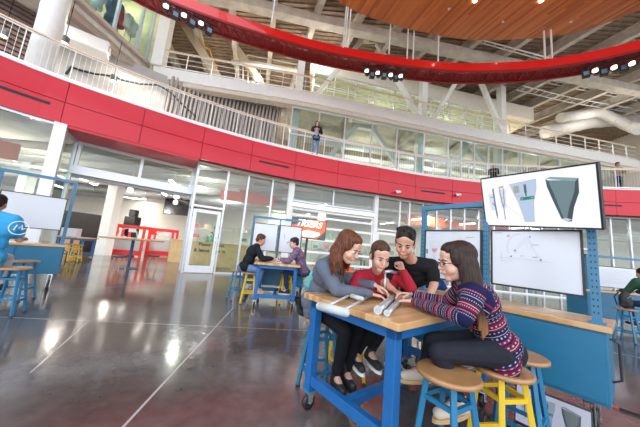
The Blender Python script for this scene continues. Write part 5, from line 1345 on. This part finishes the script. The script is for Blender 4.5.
# red framed machines
def red_machine(x, y, label, w=1.5, rz=R(12)):
    r = thing('red_machine', label, 'machine', (x,y,0), rz)
    f = MB()
    for sx in (-1,1):
        for sy in (-1,1): f.box(sx*w/2-.06,sy*.4-.05,0,sx*w/2+.06,sy*.4+.05,1.68)
    f.box(-w/2,-.45,1.50,w/2,-.35,1.68); f.box(-w/2,-.45,.05,w/2,-.35,.3); f.box(-w/2,.35,1.50,w/2,.45,1.68)
    f.build('frame', RM, r, bevel=.01)
    MB().prism([(-w/2+.06,0),(-w/2+.5,0),(-w/2+.06,.4)], -.02, .02).build('gusset', RM, r).matrix_local = Matrix.Translation((0,-.42,1.25))@Matrix.Rotation(R(90),4,'X')
    MB().box(-w/2+.08,-.3,.3,w/2-.08,.35,1.0).build('cabinet_body', mat('machine_grey', (.55,.55,.57), .4), r, bevel=.02)
    MB().box(.1,-.44,1.3,.45,-.40,1.6).build('control_panel', mat('panel_white', (.75,.75,.78), .4), r)
    MB().tube([(-.5,-.2,1.0),(-.4,-.2,1.4),(0,-.2,1.5),(.4,-.2,1.35),(.5,-.2,1.0)], .03, 8).build('hose', SHV, r)
for k, px in enumerate((107,134,150)):
    q = at(px,240,14.6); red_machine(q.x, (15.2,14.2,15.8)[k], ('red-framed machine partly behind the white column in the workshop','red-framed machine with a control panel in the middle of the workshop','red-framed machine furthest right, before the wire shelves')[k], (1.0,1.7,1.3)[k])
q = at(130,222,16); o = thing('black_machine_head', 'black machine head standing up behind the red machines', 'machine', (q.x,16.2,0)); MB().box(-.35,-.3,0,.35,.3,2.3).build('body', BKM, o, bevel=.05); MB().box(-.2,-.2,2.3,.2,.2,2.75).build('head', BKM, o, bevel=.05)
# wall screen above shelves
q = at(180,208,15.5); o = thing('display_screen', 'dark switched-off screen on the wall above the wooden reception desk', 'screen', (q.x,15.5,q.z), R(4)); MB().box(-.95,-.04,-.45,.95,.04,.55).build('casing', BLK, o); MB().box(-.92,-.045,-.42,.92,-.04,.52).build('display', mat('screen_off', (.01,.01,.015), .15), o); MB().bar((0,.03,.5),(0,.03,4.2-q.z),.06).build('ceiling_mount', BLK, o)
# reception desk with lettering
def desk():
    a = at(169,262,12.6); b = at(236,266,11.6)
    a = Vector((at(169,250,12.7).x,12.7,0)); b = Vector((at(246,255,12.1).x,12.1,0)); d = b-a; L = d.length; an = math.atan2(d.y,d.x)
    r = thing('reception_desk', 'pale plywood reception desk with sign-in lettering seen through the glass door', 'desk', a, an)
    MB().box(0,0,.0,L,.7,1.12).build('front', mat('plywood', (.86,.60,.30), .5, noise_amt=.12, nscale=4), r, bevel=.01)
    MB().box(-.03,-.05,1.12,L+.03,.75,1.16).build('top', mat('plywood_top', (.72,.52,.30), .4), r)
    return r
desk()
def lettering(txt, loc, rz, size, m, label, cat, shear=0):
    cu = bpy.data.curves.new('lettering', 'FONT'); cu.body = txt; cu.size = size; cu.align_x = 'LEFT'; cu.extrude = .002; cu.offset = size*.02
    cu.materials.append(m); o = bpy.data.objects.new('door_lettering', cu); COL.objects.link(o); o.location = loc; o.rotation_euler = (R(90),0,rz); o = curve_to_mesh(o); return tag(o, label, cat)
pa = G1.at(tD0+.06); pb = G1.at(tD1-.06); dd = (pb-pa); an = math.atan2(dd.y, dd.x); pn = Vector((dd.y,-dd.x)).normalized()*.012
la = pa+dd*.36+pn; lb = pa+dd*.22+pn
lettering('Please do not', (la.x,la.y,1.03), an, .17, BLK, 'upper line of black lettering across the glass door and side pane', 'lettering')
lettering('& leave  sign in', (lb.x,lb.y,.80), an, .19, BLK, 'lower line of black lettering across the glass door and side pane', 'lettering')
# hanging lamps in the opening
for px, py, Y, lb in ((131,186,11.5,'white double pendant lamp hanging inside the opening by the column'),(176,199,13.5,'white pendant lamp hanging above the screen side of the workshop')):
    q = at(px,py,Y); o = thing('pendant_lamp', lb, 'lamp', q)
    MB().lathe([(.05,.30),(.14,.22),(.14,.06),(.05,.0)], (0,0,0), 14).build('shade', mat('lamp_shade_white', (.9,.9,.88), .4, emit=(1,.97,.9), es=.8), o, smooth=True); MB().lathe([(.05,-.05),(.12,-.12),(.12,-.26),(.05,-.32)], (0,0,0), 14).build('shade', mat('lamp_shade_white', (.9,.9,.88), .4), o, smooth=True)
    MB().bar((0,0,.3),(0,0,4.2-q.z),.02).build('stem', STEEL, o)
# interior ducts on the ground floor ceiling
for k, (x0, x1, y, z, r_) in enumerate(((-20,-5,12.2,3.78,.2),(-20,16,15.6,3.8,.30),(-18,18,18,3.85,.24))):
    duct(('front','middle','rear')[k]+' round duct under the ground floor ceiling', [(x0,y,z),(x1,y+.6,z)], r_, DUCTM if k % 2 else DUCT)
# orange inner band behind the storefront glass
for k, (a, b) in enumerate(((tc_-8, tc_-.6), (tD1, tD3-.2), (tE1+3, TOT-6))):
    A = G1.part(a, b, .6); tag(MB().slab(offset(A, 2.6), offset(A, 2.7), 3.35, 3.95).build('hanging_banner', mat('orange_band', (.85,.16,.06), .5)), 'orange-red band hung high behind the ground floor glass, '+('left part','middle part','right part')[k], 'banner')
# storage shelves with bins
BINC = [mat('bin_%d' % i, c, .6) for i, c in enumerate([(.62,.08,.06),(.12,.30,.14),(.75,.72,.66),(.10,.12,.16),(.60,.40,.20),(.15,.28,.50),(.80,.35,.08),(.35,.33,.32)])]
CN = ['red','green','white','black','brown','blue','orange','grey']
def shelf(x, y, rz, label, w=1.8, h=2.0, n=4):
    r = thing('storage_shelf', label, 'shelf', (x,y,0), rz)
    f = MB()
    for sx in (-w/2, w/2):
        for sy in (-.22,.22): f.box(sx-.025,sy-.025,0,sx+.025,sy+.025,h)
    f.build('uprights', SHV, r)
    for i in range(n): MB().box(-w/2,-.24,.12+i*(h-.2)/(n-1),w/2,.24,.15+i*(h-.2)/(n-1)).build('shelf_board', SHV, r)
    return r
rnd = random.Random(11); cnt = 0
spots = [(-7.2,16.2,'left of the reception desk'),(-4.4,17.4,'behind the reception desk'),(-1.6,17.2,'behind the middle-distance frame'),(.6,15.6,'behind the roller doors, left'),(3.0,16.0,'behind the roller doors, right'),(5.6,16.6,'behind the second glass door'),(8.6,16.2,'behind the frame of the near station'),(11,17.1,'right of the big screen'),(14.0,17.4,'behind the right station')]
for k, (x, y, wh) in enumerate(spots):
    w_ = 1.9; shelf(x, y, R(rnd.uniform(-6,6)), 'metal storage shelf with coloured bins '+wh, w_)
    for i in range(4):
        n = rnd.randint(2,4)
        for j_ in range(n):
            ci = rnd.randrange(8); bw = rnd.uniform(.22,.36); bh = rnd.uniform(.16,.36); bx = x-w_/2+.25+j_*(w_-.4)/max(n-1,1)*.92
            o = MB().box(-bw/2,-.17,0,bw/2,.17,bh).build('storage_bin', BINC[ci]); o.location = (bx,y,.155+i*.6); tag(o, CN[ci]+' storage bin on the metal shelf '+wh, 'bin', 'storage bins on the shelf '+wh)
# work tables inside
for k, (x, y, wh) in enumerate([(-2.6,13.6,'left of the roller doors'),(1.6,13.9,'behind the roller doors'),(6.3,14.4,'behind the second glass door'),(11.5,14.6,'behind the near whiteboards')]):
    r = thing('shop_table', 'long tan shop table inside the glass '+wh, 'table', (x,y,0), R(5)); MB().box(-1.1,-.4,.86,1.1,.4,.92).build('tabletop', BUTCHY, r)
    for sx in (-1,1):
        for sy in (-.33,.33): MB().box(sx-.04,sy-.04,0,sx+.04,sy+.04,.86).build('leg', GREY, r)
    for j_ in range(4):
        ci = rnd.randrange(8); o = MB().box(-.15,-.15,0,.15,.15,rnd.uniform(.2,.5)).build('equipment_box', BINC[ci], bevel=.01); o.location = (x-.8+j_*.52,y,.925); tag(o, CN[ci]+' equipment box on the shop table '+wh, 'box', 'equipment boxes on the shop table '+wh)
# strip lamps of the ground floor
for k, (x, y) in enumerate([(-12,12.6),(-9,14),(-12,16.5),(-6.8,11.2),(-3,14.6),(0,13.6),(3,14.8),(6,15),(9,15.4),(12,15.2),(-1,18),(5,18.4),(11,18.5),(-16,15)]):
    o = thing('strip_lamp', 'glowing strip lamp under the ground floor ceiling behind the glass', 'lamp', (x,y,3.62), R(20), 'strip lamps of the ground floor')
    MB().box(-.06,-.75,0,.06,.75,.05).build('diffuser', LAMP, o); MB().box(-.08,-.78,.05,.08,.78,.1).build('casing', WHITE, o); MB().bar((0,0,.1),(0,0,.84),.02).build('stem', STEEL, o)
# level two interior: beams, wall, low blue strip
bm_ = MB()
for i in range(6): bm_.box(-3+i*4.2,14.6+max(0,i-1)*.95,9.3,-2.7+i*4.2,24,9.85)
tag(bm_.build('ceiling', CONC), kind='structure')
tag(MB().slab([p for p in offset(R3.p, 6)], [p for p in offset(R3.p, 6.2)], 5.5, 10).build('wall_inner', TAN), kind='structure')
A = PolyC(offset(R3.p, .9)); A = A.part(8.8, 19, .6)
tag(MB().slab(A, offset(A, .06), 5.5, 5.9).build('low_blue_strip', mat('strip_blue', (.16,.42,.72), .5)), 'pale blue low strip behind the second level glass', 'partition')  # plain blue strip along the foot of the glass
duct('long round duct under the third level slab behind the glass', [(-1,17,9.0),(16,19.5,9.0)], .3)
duct('second round duct under the third level slab further back', [(0,19,8.8),(20,22,8.8)], .22)

for k, (x0, y0, x1, y1, z) in enumerate([(-14,10.6,-4,11.8,3.75),(-2,12.6,9,13.9,3.7),(-6,13.0,-3.4,18.5,3.85),(2.4,13.2,4.6,18.5,3.8),(7.5,14,9.5,19,3.75),(10,14.2,18,14.6,3.7)]):
    tray('grey-white cable tray under the ground floor ceiling '+('above the workshop opening','behind the roller doors','left of the roller doors running back','right of the roller doors running back','behind the second glass door running back','at the far right')[k], [Vector((x0,y0,z)), Vector((x1,y1,z))], .35)
# ------------------------------------------------------------------ light
w = bpy.data.worlds.new('sky'); bpy.context.scene.world = w; w.use_nodes = True; nt = w.node_tree
bg = nt.nodes['Background']; tc = nt.nodes.new('ShaderNodeTexCoord'); sp_ = nt.nodes.new('ShaderNodeSeparateXYZ'); nt.links.new(tc.outputs['Generated'], sp_.inputs[0])
sk = ramp(nt, [(.0,(.30,.29,.28)),(.49,(.42,.41,.40)),(.52,(.95,.97,1.0)),(.75,(.55,.74,1.0)),(1,(.32,.55,.95))], sp_.outputs['Z'])
mr = nt.nodes.new('ShaderNodeMapRange'); mr.inputs['From Min'].default_value = -1; nt.links.new(sp_.outputs['Z'], mr.inputs['Value'])
nt.links.new(mr.outputs[0], nt.nodes[sk.node.name].inputs['Fac'])
ns = nt.nodes.new('ShaderNodeTexNoise'); ns.inputs['Scale'].default_value = 3.2; ns.inputs['Detail'].default_value = 6; nt.links.new(tc.outputs['Generated'], ns.inputs['Vector'])
cl = nt.nodes.new('ShaderNodeMapRange'); cl.inputs['From Min'].default_value = .46; cl.inputs['From Max'].default_value = .6; nt.links.new(ns.outputs['Fac'], cl.inputs['Value'])
mx = nt.nodes.new('ShaderNodeMix'); mx.data_type = 'RGBA'; nt.links.new(cl.outputs[0], mx.inputs[0]); nt.links.new(sk, mx.inputs[6]); mx.inputs[7].default_value = (1,1,1,1)
# clouds only above the horizon
gt = nt.nodes.new('ShaderNodeMath'); gt.operation = 'GREATER_THAN'; gt.inputs[1].default_value = 0; nt.links.new(sp_.outputs['Z'], gt.inputs[0])
ml = nt.nodes.new('ShaderNodeMath'); ml.operation = 'MULTIPLY'; nt.links.new(cl.outputs[0], ml.inputs[0]); nt.links.new(gt.outputs[0], ml.inputs[1]); nt.links.new(ml.outputs[0], mx.inputs[0])
nt.links.new(mx.outputs[2], bg.inputs['Color']); bg.inputs['Strength'].default_value = 2.5
def bulb(loc, p, col=(1,.94,.84)):  # point fill light added to brighten interiors, stands for no fitting
    l = bpy.data.lights.new('room_fill', 'POINT'); l.energy = p; l.color = col; l.shadow_soft_size = .12; o = bpy.data.objects.new('room_fill', l); o.location = loc; COL.objects.link(o)
def area(name, loc, sx, sy, power, col=(1,.95,.88), rot=(0,0,0)):
    l = bpy.data.lights.new(name, 'AREA'); l.shape = 'RECTANGLE'; l.size = sx; l.size_y = sy; l.energy = power; l.color = col
    o = bpy.data.objects.new(name, l); o.location = loc; o.rotation_euler = rot; COL.objects.link(o); return o
for x, y, p in [(-12,13.5,170),(-6,14,150),(0,15,150),(7,16,150),(14,16,150),(-14,18,150),(-3,18.5,120)]:
    area('ceiling_lamp', (x,y,4.05), .14, 2.2, p*1.3)
for x, y, p in [(-11.5,7.5,60),(-9,11,70),(-3,17,90),(3,18,90),(9,19,90),(16,20,90),(22,21,90)]:
    area('ceiling_lamp', (x,y,9.5), 2.4, .3, p*1.3, (1,.93,.8))
bulb((-12.6,8.5,13.6), 110, (1,.97,.8)); bulb((-12.4,11.8,13.8), 90, (1,.97,.8))  # added fill for the shop behind the upper left glass
for x, y, p in [(2,18.5,80),(7,19.5,80),(12,21,80),(18,22,120),(-6,17,200),(-2,19,120)]:
    area('ceiling_lamp', (x,y,13.1), 2.6, .3, p*1.2, (1,.93,.78))
for q in [(2,17.5,7.6),(7,18.3,7.6),(12,19.2,7.6),(18,20.5,7.6),(24,21.5,7.6)]: bulb(q, 70)  # added fill inside the second level rooms
for q in [(4,19,11.9),(10,20,11.9),(16,21.5,11.9)]: bulb(q, 60)  # added fill inside the third level rooms
bulb((-5.8,11.6,3.7), 70)  # added fill to brighten the reception desk
for q in [(-12,9.5,3.2),(-16,10,3.2)]: bulb(q, 120)  # added fill behind the left ground floor glazing
for q in [(-1,14.5,13.0),(-5,15.5,12.5),(21,17.5,12.8)]: bulb(q, 80)
vs = bpy.context.scene.view_settings; bpy.context.scene.display_settings.display_device = 'sRGB'
vs.view_transform = 'Standard'; vs.look = 'None'; vs.gamma = 1; vs.exposure = .5; vs.use_curve_mapping = False
bpy.context.scene.cycles.max_bounces = 8; bpy.context.scene.cycles.transparent_max_bounces = 24
bpy.context.scene.cycles.sample_clamp_indirect = 6
bpy.context.scene.cycles.use_denoising = True
